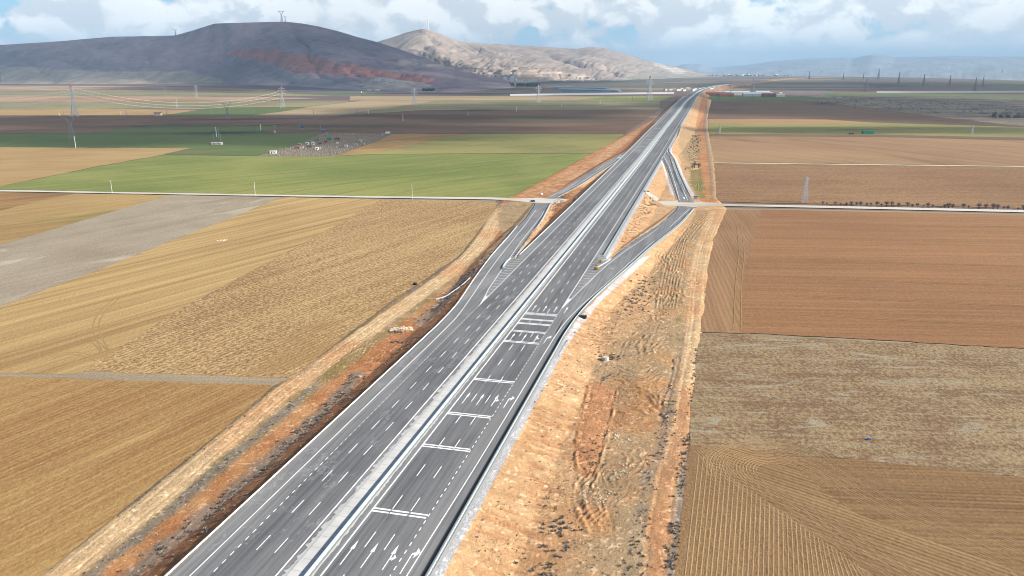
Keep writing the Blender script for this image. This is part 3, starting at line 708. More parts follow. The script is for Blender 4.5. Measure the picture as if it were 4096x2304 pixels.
def arrow(s, t, kind=0, L=7.8):
    z = ZM; p = lambda a, b: RW(s + a, t + b, z)
    if kind == 0:
        mk.face([p(0, -.1), p(0, .1), p(L * .62, .1), p(L * .62, -.1)]); mk.face([p(L * .62, -.36), p(L * .62, .40), p(L, 0)])
    elif kind == 1:
        mk.face([p(0, -.1), p(0, .1), p(L * .62, .1), p(L * .62, -.1)]); mk.face([p(L * .62, -.36), p(L * .62, .40), p(L, 0)])
        mk.face([p(L * .38, .1), p(L * .43, .5), p(L * .50, .5), p(L * .47, .1)]); mk.face([p(L * .36, .45), p(L * .50, 1.05), p(L * .61, .45)])
    else:
        mk.face([p(0, -.1), p(0, .12), p(L * .72, .12), p(L * .78, -.1)]); mk.face([p(L * .72, .1), p(L * .76, .55), p(L * .86, .55), p(L * .80, -.05), p(L * .76, -.1)])
        mk.face([p(L * .60, .5), p(L * .86, 1.3), p(L * 1.02, .5)])
for s0, L in ((108.45, 7.7), (178.6, 7.5), (228.4, 7.6)):
    arrow(s0, -57.05, 0, L); arrow(s0, -53.25, 0, L); arrow(s0 + .3, -49.45, 1, L); arrow(s0, -46.15, 2, L)
for t_ in (-57, -53.2, -49.4): arrow(261.4, t_, 0, 7.4)
arrow(261.3, -45.6, 0, 7.4)
for s0 in (905, 990, 1035):
    for t_ in (-75, -71.5, -67.9): arrow(s0, t_, 0, 8)
# gore hatching
def gore(apex_s, tA, outer, s_end, sgn, chevs, wide):
    P = [RW(s, t) for s, t in outer]; line3(P, .22)
    a = outer[0]; mk.face([RW(a[0] - .3, tA, ZM + .004), RW(a[0] + 11, tA, ZM + .004), RW(outer[1][0], outer[1][1], ZM + .004)])
    ss = [q_[0] for q_ in outer]; tt = [q_[1] for q_ in outer]
    for i in range(chevs):
        s1 = apex_s + 13 + i * 4.35; to = float(np.interp(s1, ss, tt)); mid = tA + (to - tA) * .45; back = abs(to - tA) * .10
        cut_ = .38 if s1 > wide else 1.
        if cut_ < 1:
            line3([RW(s1, tA), RW(s1 - abs(to - tA) * .2, tA + (to - tA) * cut_)], .22)
            line3([RW(s1 - abs(to - tA) * .2, tA + (to - tA) * .8), RW(s1 - .2, to)], .2)
        else:
            line3([RW(s1, tA), RW(s1 - abs(to - tA) * .24 - .2, mid), RW(s1 + (.2), to)], .22)
gL = [(263.7, -76.81), (275, -78.1), (285.7, -79.55), (312.7, -81.96), (342.4, -84.6), (374.7, -87.5), (416.7, -90.15)]
gR = [(267.5, -47.32), (279, -46.1), (294.3, -44.6), (321.3, -41.7), (339.6, -39.4), (369.7, -34.3), (406.3, -27.1)]
gore(263.7, -76.87, gL, 344, -1, 23, 341); gore(267.5, -47.47, gR, 344, 1, 23, 341)
line3(zl([(c4, 441, 966), (c4, 540, 838), (c4, 590, 745), (c4, 600, 705)], -.8, JZ), .2, .03)
line3(zl([(c4, 1932, 1085), (c4, 2050, 1000), (c4, 2150, 922), (c4, 2290, 778), (c4, 2318, 740)], -.8, JZ), .2, .03)
line3(zl([(c4, 640, 600), (c4, 830, 510), (c4, 1100, 345), (c4, 1300, 222), (c4, 1450, 130), (c4, 1560, 90)], JZ, -.1), .25, .03)
line3(zl([(c4, 760, 565), (c4, 1010, 440), (c4, 1200, 318), (c4, 1400, 190), (c4, 1490, 130)], JZ, -.1), .25, .03)
line3(zl([(c4, 2310, 640), (c4, 2260, 450), (c4, 2180, 210), (c4, 2100, 60)], JZ, -.1), .25, .03)
line3(zl([(c4, 2420, 650), (c4, 2370, 540), (c4, 2275, 300), (c4, 2195, 90), (c5, 1045, 1020)], JZ, -.1), .25, .03)
line3([c5(1045, 1020, 0), c5(1020, 965, 0), c5(1045, 890, 0), c5(1090, 800, 0), c5(1115, 760, 0), c5(1200, 620, 0)], .3, .03)
line3([c5(560, 985, 0), c5(690, 860, 0), c5(800, 765, 0), c5(870, 700, 0)], .3, .03)
tag(mk.build('road_marking', M_PAINT), kind='structure')

# ------------------------------------------------------------------ median: concrete slab strip with cement splashes, and ragged spill
def jag(s0, s1, t0, t1, j0, j1, m_, name, dz, step=.45, seed=1):
    rn = random.Random(seed); V = []; Fc = []; s = s0; i = 0; mem = [0, 0]
    while s <= s1:
        mem = [mem[0] * .55 + rn.random() ** 3 * j0 * 1.1, mem[1] * .55 + rn.random() ** 3 * j1 * 1.1]
        V += [tuple(RW(s, t0 - mem[0], dz)), tuple(RW(s, t1 + mem[1], dz))]
        if i: a = 2 * i; Fc.append((a - 2, a - 1, a + 1, a))
        i += 1; s += step if s < 500 else (2 if s < 1200 else 8)
    return tag(mesh(name, V, Fc, m_), kind='structure')
jag(55, 2300, -64.75, -60.2, .75, .30, M_SPILL, 'cement_spill', .012, .4, 3)
V = []; Fc = []; prof = [(-64.35, .03), (-64.30, .13), (-61.75, .10), (-61.50, .03)]
sl_ = list(range(55, 700, 15)) + list(np.linspace(720, SMAX, 110))
for s in sl_:
    for t_, z in prof: V.append(tuple(RW(s, t_, z)))
for i in range(len(sl_) - 1):
    for j in range(len(prof) - 1): a = i * len(prof) + j; Fc.append((a, a + 1, a + 1 + len(prof), a + len(prof)))
tag(mesh('median_strip', V, Fc, M_CONC), kind='structure')
rest_ = []
V = []; Fc = []
for s in sl_:
    for t_, z in ((-61.48, .02), (-61.44, .09), (-60.35, .09), (-60.30, .02)): V.append(tuple(RW(s, t_, z)))
for i in range(len(sl_) - 1):
    for j in range(3): a = i * 4 + j; Fc.append((a, a + 1, a + 5, a + 4))
tag(mesh('median_gutter', V, Fc, M_MGUT), kind='structure')
# drain channel along the right verge
V = []; Fc = []; prof = [(0, .02), (.06, .05), (.35, -.10), (.70, -.04), (1.5, .02), (1.62, .10), (2.1, .10)]
for rng in (list(range(55, 236, 12)), list(range(352, 880, 15)) + list(np.linspace(900, 2290, 50))):
    V = []; Fc = []; base = -42.62 if rng[0] < 240 else -44.65
    for s in rng:
        for t_, z in prof: V.append(tuple(RW(s, base + t_, z)))
    for i in range(len(rng) - 1):
        for j in range(len(prof) - 1): a = i * len(prof) + j; Fc.append((a, a + 1, a + 1 + len(prof), a + len(prof)))
    tag(mesh('drain_channel', V, Fc, M_CULV), kind='structure')
    V = []; Fc = []
    for s in rng: V += [tuple(RW(s, base + .04, .062)), tuple(RW(s, base + .72, .062))]  # flat dark ribbon paints the rail's shadow over the drain
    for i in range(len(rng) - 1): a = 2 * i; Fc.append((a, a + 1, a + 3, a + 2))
    tag(mesh('rail_shadow_band', V, Fc, M_DRAIN_SHADE), kind='structure')
def edgewalk(P, off):
    o_ = []
    for i, p in enumerate(P):
        d_ = (P[min(i + 1, len(P) - 1)] - P[max(i - 1, 0)]); d_.z = 0; d_.normalize(); n_ = Vector((d_.y, -d_.x, 0)); o_.append(p + n_ * off)
    return o_
for P in (smooth(RN_r[:-2]), [Vector(p) for p in reversed(smooth(RF_r[2:]))]):
    sg = 1 if P[0].y < P[-1].y else -1
    a = edgewalk(P, .02 * sg); b = edgewalk(P, 1.6 * sg); c_ = edgewalk(P, 2.9 * sg)
    ribbon('drain_channel', a, b, M_CULV, 80, .03, sm=0); ribbon('rail_shadow_band', edgewalk(P, .04 * sg), edgewalk(P, .75 * sg), M_DRAIN_SHADE, 80, .06, sm=0)  # the second ribbon paints the rail's shadow along the ramp
for P, sg in ((smooth(LN_in[4:]), 1), (smooth(LF_in[1:7]), 1), (smooth(RN_r[4:-1]), 1)):
    a = edgewalk(P, .05 * sg); b = edgewalk(P, .85 * sg); c_ = edgewalk(P, 1.95 * sg)
    ribbon('drain_channel', a, b, M_DRAIN_SHADE, 60, -.05, sm=0); ribbon('concrete_verge', b, c_, M_CONC, 60, -.02, sm=0)
for P, sg in ((smooth(LN_out[9:]), -1), (smooth(RN_l[4:]), -1), (smooth(RF_l[1:5]), -1), (smooth(RF_r[1:6]), 1)):
    a = edgewalk(P, .05 * sg); b = edgewalk(P, .7 * sg); c_ = edgewalk(P, .95 * sg)
    ribbon('drain_channel', a, b, M_DRAIN_SHADE, 60, -.05, sm=0); ribbon('kerb', b, c_, M_CONC, 60, .06, sm=0)

# ------------------------------------------------------------------ parcels
GOLD = (.52, .33, .13); BRN = (.33, .165, .072); RBR = (.36, .175, .085); DK = (.20, .10, .055)
M_F1 = field('stubble_gold', (.38, .20, .085), (.62, .42, .19), (.70, .51, .25), 62, 1.6, .55, .5, .5, 1.1, .009, .05)
M_F2 = field('clods_gold', (.34, .19, .095), (.72, .51, .27), (.46, .28, .13), 62, 1.8, .42, .25, 1.1, .85, .01, .05, .6, .45)
M_F3 = field('stripes_gold', (.42, .26, .12), (.72, .51, .25), (.32, .29, .09), 60, 4.2, .95, .30, .25, 1., .007, .04, .60, sl=.004)
M_F4 = field('fallow_grey', (.36, .29, .23), (.56, .49, .42), (.62, .57, .50), 60, 3., .35, .5, .35, .6, .02)
M_F5 = field('old_gold', (.38, .23, .10), (.60, .42, .19), (.24, .24, .07), 48, 6, .5, .6, .3, .8, .006, 0, .58)
M_GR = field('young_wheat', (.20, .26, .065), (.39, .405, .13), (.44, .39, .15), 40, 2.4, .7, .8, .4, .8, .006, .06, .60, sl=.006)
M_GR2 = field('young_wheat_dry', (.25, .26, .085), (.45, .40, .155), (.46, .33, .15), 40, 3, .5, .7, .3, .7, .004, .05, .60, sl=.006)
M_GR3 = field('dark_wheat', (.115, .185, .06), (.20, .255, .085), (.24, .22, .10), 10, 4, .4, .7, .2, .5, .004)
M_TAN = field('tan_fallow', (.46, .29, .13), (.64, .46, .23), (.42, .24, .11), 12, 5, .5, .6, .2, .5, .006, 0, .6)
M_TRI = field('brown_triangle', (.33, .17, .075), (.56, .37, .16), (.30, .25, .09), 45, 5, .6, .9, .2, .5, .006)
M_VIN = field('vineyard_soil', (.20, .165, .135), (.33, .28, .235), (.40, .25, .13), 60, 3, .2, .4, .8, .4, .01)
M_RB1 = field('red_tilth', (.31, .155, .075), (.49, .265, .138), (.27, .13, .065), -3.5, 2.2, .6, .45, .6, .9, .006, 0, .62, .15, sl=.006)
M_RB1b = field('red_tilth_headland', (.31, .17, .088), (.48, .285, .165), None, 82, 1.8, .6, .4, .25, .9, .01, .06)
M_RB2 = field('brown_clods', (.27, .145, .08), (.47, .285, .155), (.30, .17, .10), -3, 3, .4, .45, .8, .5, .006, 0, .6, .5)
M_RB3 = field('light_tilth', (.34, .195, .11), (.52, .335, .195), (.30, .17, .095), 118, 5, .6, .6, .2, .5, .004)
M_MOT = field('mottled_weeds', (.27, .165, .10), (.46, .35, .225), (.47, .41, .34), -3, 1.6, .7, .6, 1.3, .9, .09, 0, .55, .4, sl=.03)
M_FUR = field('furrows_brown', (.25, .14, .075), (.44, .275, .15), None, 82, 1.1, .35, .3, .6, 1.3, .012, 0, bmp=.3, sl=.02)
M_FUR2 = field('furrows_brown_diagonal', (.27, .155, .08), (.46, .30, .165), (.36, .26, .13), -40, 1.2, .6, .35, .35, 1.2, .012, .16, bmp=.3)
M_FUR3 = field('furrows_brown_level', (.25, .14, .07), (.44, .275, .145), None, -4, 1.4, .7, .35, .35, 1.2, .01, .14, bmp=.3)
M_PB = field('purple_brown', (.20, .115, .085), (.30, .19, .14), (.16, .10, .08), 2, 8, .6, .8, .15, .4, .004)
M_DB = field('dark_brown', (.17, .10, .07), (.28, .18, .12), (.20, .18, .10), 2, 10, .6, .9, .15, .4, .003)
M_LT = field('pale_tan', (.44, .33, .21), (.60, .47, .32), (.36, .33, .17), 3, 12, .6, .8, .1, .3, .002)
M_LTO = field('olive_tan', (.27, .25, .15), (.42, .37, .23), (.19, .22, .11), 3, 14, .7, .9, .1, .3, .002)
M_CUT = field('cut_bank', (.44, .26, .17), (.66, .50, .37), (.46, .16, .10), 2, 20, .7, 1., .3, .1, .004, 0, .58)
M_SCR = field('scrub_grey', (.17, .14, .12), (.36, .31, .27), (.11, .11, .08), -12, 14, .5, 1.2, .6, .12, .01)
M_PATH = field('grass_path', (.34, .27, .20), (.54, .44, .34), (.33, .29, .2), -2, 2, .6, .4, .5)
M_OR = field('orange_field', (.50, .27, .14), (.60, .38, .2), (.36, .3, .14), 0, 10, .6, .7, .2, .4, .004)

NEARZ = GZ - .25
FP([(-1600, 2600), (-1600, 775), (0, 772), (1985, 800), (1960, 880), (1500, 1270), (1180, 1520), (100, 2500)], M_PATH, z=GZ - .27)
FP([(2680, 2500), (2780, 1700), (2860, 900), (2900, 830), (5000, 870), (5600, 2700)], M_PATH, z=GZ - .27)
FR([(-700, 2500), (-700, 1500), (0, 1502), (330, 1514), (690, 1526), (1110, 1536), (1050, 1640), (560, 2010), (110, 2400), (-300, 2650)], M_F1, .5, 3)
FR([(-900, 1470), (0, 1478), (340, 1480), (1130, 1496), (1230, 1500), (1130, 1548), (0, 1516), (-900, 1510)], M_PATH, .3, 3, z=NEARZ - .01)
FR([(334, 1482), (699, 1243), (1242, 956), (1522, 797), (1900, 803), (1992, 812), (1960, 880), (1860, 1000), (1700, 1120), (1500, 1270), (1330, 1400), (1190, 1500), (1165, 1508)], M_F2, .7, 3)
FR([(0, 1224), (388, 1080), (699, 956), (932, 867), (1126, 787), (1522, 797), (1242, 956), (699, 1243), (334, 1484), (300, 1492), (0, 1490), (-700, 1484), (-560, 1432)], M_F3, .5, 4)
FR([(-600, 1450), (0, 1224), (388, 1080), (699, 956), (932, 867), (1126, 787), (683, 779), (466, 840), (233, 910), (0, 976), (-600, 1120)], M_F4, .5, 5)
FR([(-900, 1180), (0, 976), (233, 910), (466, 840), (683, 779), (300, 773), (200, 792), (0, 842), (-900, 980)], M_F5, .5, 5)
FR([(-900, 980), (0, 842), (200, 792), (300, 773), (0, 768), (-900, 760)], M_TRI, .4, 6)
FR([(-900, 757), (0, 757), (500, 767), (1000, 776), (1500, 783), (2045, 789), (2225, 690), (2365, 614), (1900, 615), (1480, 617), (1350, 625), (1100, 624), (652, 620), (380, 668), (217, 702), (0, 745), (-900, 756)], M_GR, .5, 6)
FR([(1350, 622), (1480, 616), (1900, 613), (2370, 612), (2440, 575), (2500, 536), (2300, 535), (1900, 535), (1760, 545), (1560, 600)], M_GR2, 1, 8)
FR([(1337, 625), (1350, 623), (1560, 600), (1780, 545), (1900, 536), (1640, 534), (1565, 536), (1516, 561)], M_TRI, .6, 8)
FR([(1027, 624), (1337, 625), (1516, 561), (1565, 535), (1296, 532), (1255, 548), (1190, 580)], M_VIN, .8, 6)
FR([(-900, 756), (0, 745), (217, 700), (380, 666), (652, 618), (761, 591), (400, 590), (0, 588), (-900, 583)], M_TAN, 1., 8)
FR([(-900, 583), (0, 588), (400, 589), (761, 591), (652, 618), (1027, 622), (1190, 580), (1255, 547), (1290, 534), (0, 534), (-900, 533)], M_GR3, 1.2, 10)
FR([(-900, 533), (0, 533), (350, 532), (530, 508), (770, 487), (900, 463), (400, 463), (0, 462), (-900, 461)], M_DB, 2, 14)
FR([(900, 463), (770, 487), (620, 503), (1050, 503), (1180, 490), (1350, 463)], M_PB, 2, 14)
FR([(350, 532), (530, 508), (640, 502), (1130, 503), (1040, 530)], M_GR3, 1.5, 14)
FR([(1050, 531), (1140, 500), (1350, 463), (1700, 440), (2200, 437), (2640, 437), (2580, 480), (2500, 533), (1900, 533), (1300, 531)], M_DB, 2, 14)
FR([(-900, 461), (0, 461), (620, 461), (700, 455), (830, 440), (400, 436), (0, 438), (-900, 440)], M_TAN, 2, 14)
FR([(620, 461), (700, 454), (840, 431), (1150, 430), (1230, 428), (1120, 448), (1010, 461)], M_GR3, 2, 14)
FR([(1010, 461), (1120, 448), (1230, 428), (1450, 402), (1750, 402), (1600, 425), (1350, 461)], M_LT, 2, 16)
FR([(1350, 461), (1600, 425), (1750, 402), (2300, 400), (2640, 402), (2640, 437), (1700, 440)], M_LTO, 2, 16)
FR([(2300, 400), (2640, 403), (2700, 385), (2560, 384), (2430, 386)], M_GR, 2, 16)
FR([(1400, 402), (2300, 400), (2430, 386), (1900, 384), (1400, 385)], M_LT, 2, 16)
FR([(-900, 440), (0, 438), (400, 436), (840, 430), (1230, 428), (1420, 402), (1000, 402), (0, 408), (-900, 410)], M_LTO, 3, 20)
FR([(0, 382), (500, 384), (1000, 387), (1300, 392), (1000, 402), (0, 408), (-900, 410), (-900, 384)], M_CUT, 3, 20)
FR([(-900, 384), (0, 382), (500, 384), (1000, 386), (1350, 384), (1100, 370), (500, 363), (0, 362), (-900, 360)], M_LTO, 3, 20)
FR([(-900, 345), (0, 343), (420, 343), (900, 352), (1200, 362), (1100, 370), (500, 363), (0, 362), (-900, 360)], M_CUT, 3, 20)
# right of the motorway
FR([(2660, 2420), (2715, 2100), (2755, 1778), (2800, 1790), (2850, 1880), (3080, 2050), (3300, 2180), (3560, 2360), (3600, 2420)], M_FUR, .25, 3, z=NEARZ + .200)
FR([(2755, 1778), (2990, 1795), (3170, 1850), (3300, 1965), (3430, 2055), (4096, 2290), (4600, 2460), (3600, 2420), (3560, 2360), (3300, 2180), (3080, 2050), (2850, 1880), (2800, 1790)], M_FUR2, .25, 3, z=NEARZ + .206)
FR([(2755, 1778), (3430, 1838), (4096, 1908), (5000, 2005), (5400, 2700), (4600, 2460), (4096, 2290), (3430, 2055), (3300, 1965), (3170, 1850), (2990, 1795)], M_FUR3, .25, 3, z=NEARZ + .212)
FR([(2770, 1330), (4096, 1395), (5000, 1450), (5200, 2020), (4096, 1908), (3430, 1838), (2755, 1778), (2765, 1560), (2775, 1450)], M_MOT, .5, 3)
FR([(2785, 1326), (2810, 1100), (2830, 960), (2860, 890), (2895, 838), (3070, 838), (3030, 1000), (2990, 1180), (2995, 1334)], M_RB1b, .3, 3)
FR([(2960, 1329), (2960, 1180), (3000, 1000), (3045, 838), (3500, 847), (4096, 860), (4800, 878), (5200, 1460), (4096, 1393), (3400, 1352)], M_RB1, .5, 3)
FR([(2850, 806), (3100, 812), (3700, 823), (4096, 832), (4900, 848), (4900, 690), (4096, 668), (3400, 660), (2856, 653)], M_RB2, .6, 6)
FR([(2856, 652), (3400, 659), (4096, 667), (4900, 688), (4900, 684), (4096, 664), (3400, 656), (3060, 652), (2856, 650)], plain('pale_grass_balk', (.62, .53, .36), .95), .4, 6)
FR([(2850, 650), (3060, 651), (3400, 655), (4096, 663), (4900, 682), (4900, 580), (4096, 562), (3500, 548), (2840, 545)], M_RB3, 1, 8)
FR([(2836, 545), (3500, 548), (4096, 562), (4900, 580), (4900, 560), (4096, 548), (3500, 538), (2836, 533)], M_PB, 1.5, 10)
FR([(2832, 535), (3500, 539), (4096, 550), (4900, 566), (4900, 520), (4096, 508), (3500, 490), (2832, 486)], M_GR2, 2, 12)
FR([(2832, 492), (3300, 494), (3500, 490), (3300, 478), (2832, 475)], M_OR, 2, 12)
FR([(2828, 476), (3300, 478), (3500, 490), (4096, 508), (4900, 525), (4096, 505), (3700, 462), (3400, 420), (3250, 404), (2828, 403)], M_DB, 2, 12)
FR([(2826, 404), (3250, 404), (3350, 398), (3300, 390), (2830, 384)], M_GR3, 2, 14)
FR([(3250, 404), (3400, 420), (3700, 462), (4096, 505), (4900, 570), (4900, 400), (4096, 388), (3500, 384), (3140, 380), (3350, 397)], M_SCR, 3, 14)
FR([(3300, 383), (4096, 392), (4900, 400), (4900, 385), (4096, 378), (3300, 374)], M_GR3, 3, 20)

# tyre tracks and tramlines pressed into the parcels
M_TYRE = field('pressed_soil', (.38, .23, .11), (.54, .36, .17), None, 0, 2, .5, .5, .5); M_TYREG = field('pressed_green', (.26, .25, .09), (.40, .36, .15), None, 0, 2, .5, .5, .5)
tt_ = MB(); tg_ = MB(); zt = [0.]
def track(mb_, lst, w_, offs=(-.9, .9)):
    P = smooth([UD(*p) for p in lst], 3); z = NEARZ + (.070 if mb_ is tg_ else .045 if P[0].x < 0 else .232)
    for of in offs:
        zt[0] += .0035; z += zt[0] * .3 + .004
        a = edgewalk(P, of - w_); b = edgewalk(P, of + w_)
        for i in range(len(P) - 1): mb_.face([(a[i].x, a[i].y, z), (b[i].x, b[i].y, z), (b[i + 1].x, b[i + 1].y, z), (a[i + 1].x, a[i + 1].y, z)])
track(tt_, [(300, 745), (262, 775), (238, 812), (246, 845), (268, 886), (276, 905)], .28); track(tt_, [(212, 850), (240, 858), (262, 880), (262, 905)], .25)
track(tt_, [(120, 905), (150, 888), (200, 886), (250, 905)], .22)
for k_ in range(5): track(tt_, [(0, 1010 + k_ * 95), (260, 970 + k_ * 72), (520, 968 + k_ * 22)] if k_ == 0 else [(0, 1040 + k_ * 90), (330 - k_ * 12, 985 + k_ * 62)], .12, (-.8, .8))
for k_ in range(6): track(tt_, [(2000 - k_ * 0, 560 + k_ * 46), (2576, 570 + k_ * 50)], .14, (-.9, .9))
track(tt_, [(1858, 560), (1868, 640), (1858, 700), (1855, 830)], .2, (-1.2, 1.2))
for k_ in range(7): track(tg_, [(520 + k_ * 150, 492), (900 + k_ * 110, 440), (1180 + k_ * 60, 396)], .3, (-1., 1.))
tag(tt_.build('tyre_track', M_TYRE), kind='structure'); tag(tg_.build('tyre_track', M_TYREG), kind='structure')
# turning circle of the plough: raised furrow crests that follow the tractor's path
path = smooth([UF(x, y) for x, y in ((4400, 2330), (4096, 2225), (3600, 2020), (3420, 1925), (3260, 1835), (3110, 1800), (2985, 1800), (2912, 1835), (2905, 1890), (2990, 1965), (3220, 2095), (3620, 2330), (3800, 2430))], 3)
M_CREST = field('furrow_crest', (.42, .27, .15), (.57, .385, .22), None, 20, 2, .5, .4, .4, 1.4, .05)
M_TRENCH = field('furrow_trench', (.17, .09, .045), (.28, .165, .08), None, 20, 2, .5, .4, .4, 1.4, .05)
cr = MB(); trn = MB(); rn = random.Random(5)
for kx in range(17):
    off = -6.2 + kx * .72; P = edgewalk(path, off); wv_ = .10 + .08 * rn.random()
    for mb_, o2, h0 in ((cr, 0, .055),):
        a = edgewalk(P, o2 - wv_); b = edgewalk(P, o2 + wv_)
        for i in range(len(P) - 1):
            if rn.random() < .03: continue
            if math.hypot(P[i].x - P[i + 1].x, P[i].y - P[i + 1].y) > 30: continue
            z0 = NEARZ + .42 * .0 + .012
            mb_.face([(a[i].x, a[i].y, NEARZ + .212), (P[i].x, P[i].y, NEARZ + .216 + h0), (P[i + 1].x, P[i + 1].y, NEARZ + .216 + h0), (a[i + 1].x, a[i + 1].y, NEARZ + .212)])
            mb_.face([(P[i].x, P[i].y, NEARZ + .216 + h0), (b[i].x, b[i].y, NEARZ + .212), (b[i + 1].x, b[i + 1].y, NEARZ + .212), (P[i + 1].x, P[i + 1].y, NEARZ + .216 + h0)])
for (pa, pb) in (((2790, 1800), (2850, 1905)), ((2800, 1790), (2930, 1900)), ((2815, 1782), (2990, 1920))):
    P = smooth([UF(*pa), UF((pa[0] + pb[0]) / 2 + 12, (pa[1] + pb[1]) / 2 - 14), UF(*pb)], 2)
    for off in (-.5, .2, .9):
        Q = edgewalk(P, off); a = edgewalk(Q, -.16); b = edgewalk(Q, .16)
        for i in range(len(Q) - 1):
            cr.face([(a[i].x, a[i].y, NEARZ + .212), (Q[i].x, Q[i].y, NEARZ + .26), (Q[i + 1].x, Q[i + 1].y, NEARZ + .26), (a[i + 1].x, a[i + 1].y, NEARZ + .212)])
            cr.face([(Q[i].x, Q[i].y, NEARZ + .26), (b[i].x, b[i].y, NEARZ + .212), (b[i + 1].x, b[i + 1].y, NEARZ + .212), (Q[i + 1].x, Q[i + 1].y, NEARZ + .26)])
# straight crests running down to the near corner
P0, P1 = UF(2712, 2330), UF(2790, 1830); dv = (P1 - P0)
for kx in range(40):
    a0 = UF(2735 + kx * 21, 2340); top = UF(2795 + kx * 17.6, 1815 + kx * 12.3); 
    if top.y < a0.y + 4: continue
    Q = resamp([a0, top], 24); w_ = .15 + .05 * rn.random(); a = edgewalk(Q, -w_); b = edgewalk(Q, w_)
    for i in range(len(Q) - 1):
        cr.face([(a[i].x, a[i].y, NEARZ + .212), (Q[i].x, Q[i].y, NEARZ + .26), (Q[i + 1].x, Q[i + 1].y, NEARZ + .26), (a[i + 1].x, a[i + 1].y, NEARZ + .212)])
        cr.face([(Q[i].x, Q[i].y, NEARZ + .26), (b[i].x, b[i].y, NEARZ + .212), (b[i + 1].x, b[i + 1].y, NEARZ + .212), (Q[i + 1].x, Q[i + 1].y, NEARZ + .26)])
tag(cr.build('furrow_crest', M_CREST), kind='structure'); pass

# ------------------------------------------------------------------ hills
def hill(name, sil, foot, dist, mat_, ncol=420, nrow=130, amp=40., stretch=3.0, seed=1, back=.9, zones=(), base=(.4, .34, .3), prof_p=1.35, gul=260., terr=()):
    xs = np.linspace(sil[0][0], sil[-1][0], ncol)
    ys = np.interp(xs, [a for a, b in sil], [b for a, b in sil]); yf = np.interp(xs, [a for a, b in foot], [b for a, b in foot]); ds = np.interp(xs, [a for a, b in dist], [b for a, b in dist])
    v = np.concatenate([np.linspace(-.03, 1, nrow), 1 + np.linspace(0, 1, 22)[1:] * back])
    P = np.zeros((len(v), ncol, 3)); cols = np.zeros((len(v), ncol, 3))
    Fp = np.array([UF(x, y)[:] for x, y in zip(xs, yf)]); Rp = np.array([ZAT(x, y, d_)[:] for x, y, d_ in zip(xs, ys, ds)])
    vv_ = v[:, None]
    PX = Fp[None, :, 0] + (Rp - Fp)[None, :, 0] * vv_; PY = Fp[None, :, 1] + (Rp - Fp)[None, :, 1] * vv_
    pf = np.where(vv_ <= 1, np.clip(vv_, 0, 1) ** prof_p * (1 - .25 * np.sin(math.pi * np.clip(vv_, 0, 1)) * 0), np.clip(1 - ((vv_ - 1) / back) ** 1.5, 0, 1))
    hz = (Rp[:, 2] - GZ)[None, :]
    arc = np.cumsum(np.r_[0, np.hypot(np.diff(Rp[:, 0]), np.diff(Rp[:, 1]))])[None, :] + 0 * vv_
    dn = hz * 0 + vv_ * np.hypot((Rp - Fp)[:, 0], (Rp - Fp)[:, 1])[None, :]
    warp = (fbm(arc, dn, 900, 3, seed) - .5) * 700
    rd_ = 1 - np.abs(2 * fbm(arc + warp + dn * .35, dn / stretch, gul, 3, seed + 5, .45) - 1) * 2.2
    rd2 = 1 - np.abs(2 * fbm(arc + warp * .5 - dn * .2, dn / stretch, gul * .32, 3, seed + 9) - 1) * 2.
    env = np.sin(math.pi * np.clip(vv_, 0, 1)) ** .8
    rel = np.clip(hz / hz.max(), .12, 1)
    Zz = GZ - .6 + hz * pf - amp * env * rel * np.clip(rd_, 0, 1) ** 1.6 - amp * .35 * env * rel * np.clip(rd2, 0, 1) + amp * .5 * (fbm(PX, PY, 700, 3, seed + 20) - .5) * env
    # photo position of every vertex, to place the quarries
    yc = PY; dz_ = Zz - H; fwd = yc * math.cos(PITCH) - dz_ * math.sin(PITCH); upv = yc * math.sin(PITCH) + dz_ * math.cos(PITCH)
    fx = (CX + F * PX / fwd) * 4; fy = (CY - F * upv / fwd) * 4
    n_a = fbm(PX, PY, 180, 5, seed + 30)[..., None]; n_b = fbm(PX, PY, 40, 4, seed + 40)[..., None]
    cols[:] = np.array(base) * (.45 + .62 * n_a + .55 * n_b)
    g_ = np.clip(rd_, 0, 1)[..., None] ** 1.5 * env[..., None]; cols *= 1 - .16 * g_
    for poly, ca, cb, amt, cutz in zones:
        pp = [(x * 1.59, y * 1.59) for x, y in poly]; ins = inpoly(fx, fy, pp); dd = pdist(fx, fy, pp + [pp[0]])[0]
        sd = np.where(ins, -dd, dd) + (fbm(PX, PY, 120, 3, 7) - .5) * 16; m_ = sstep(sd, 3, -3) * amt
        c_ = np.array(ca) * (1 - n_b * 1.) + np.array(cb) * n_b
        st_ = fbm(PX * 1.0, PY * .12, 30, 3, 71)[..., None]; c_ = c_ * (.72 + .56 * st_)
        cols = cols * (1 - m_[..., None]) + c_ * m_[..., None]
        if cutz:
            lev = 18.; tz = np.floor(Zz / lev) * lev + lev * np.clip((Zz / lev - np.floor(Zz / lev)) * 3.2 - 2.2, 0, 1); Zz = Zz * (1 - m_ * .9) + (tz - cutz * 0) * m_ * .9
    co_ = np.stack([PX, PY, Zz], -1).reshape(-1, 3); id_ = np.arange(len(v) * ncol).reshape(len(v), ncol)
    q_ = np.stack([id_[:-1, :-1], id_[:-1, 1:], id_[1:, 1:], id_[1:, :-1]], -1).reshape(-1, 4)
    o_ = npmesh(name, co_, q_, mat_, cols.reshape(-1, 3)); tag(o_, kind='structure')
    return dict(x=xs, P=np.stack([PX, PY, Zz], -1), v=v, nrow=nrow)
M_HILL = soilmat('hill_ground', .16, .02, 3., .004)
K = 1.59
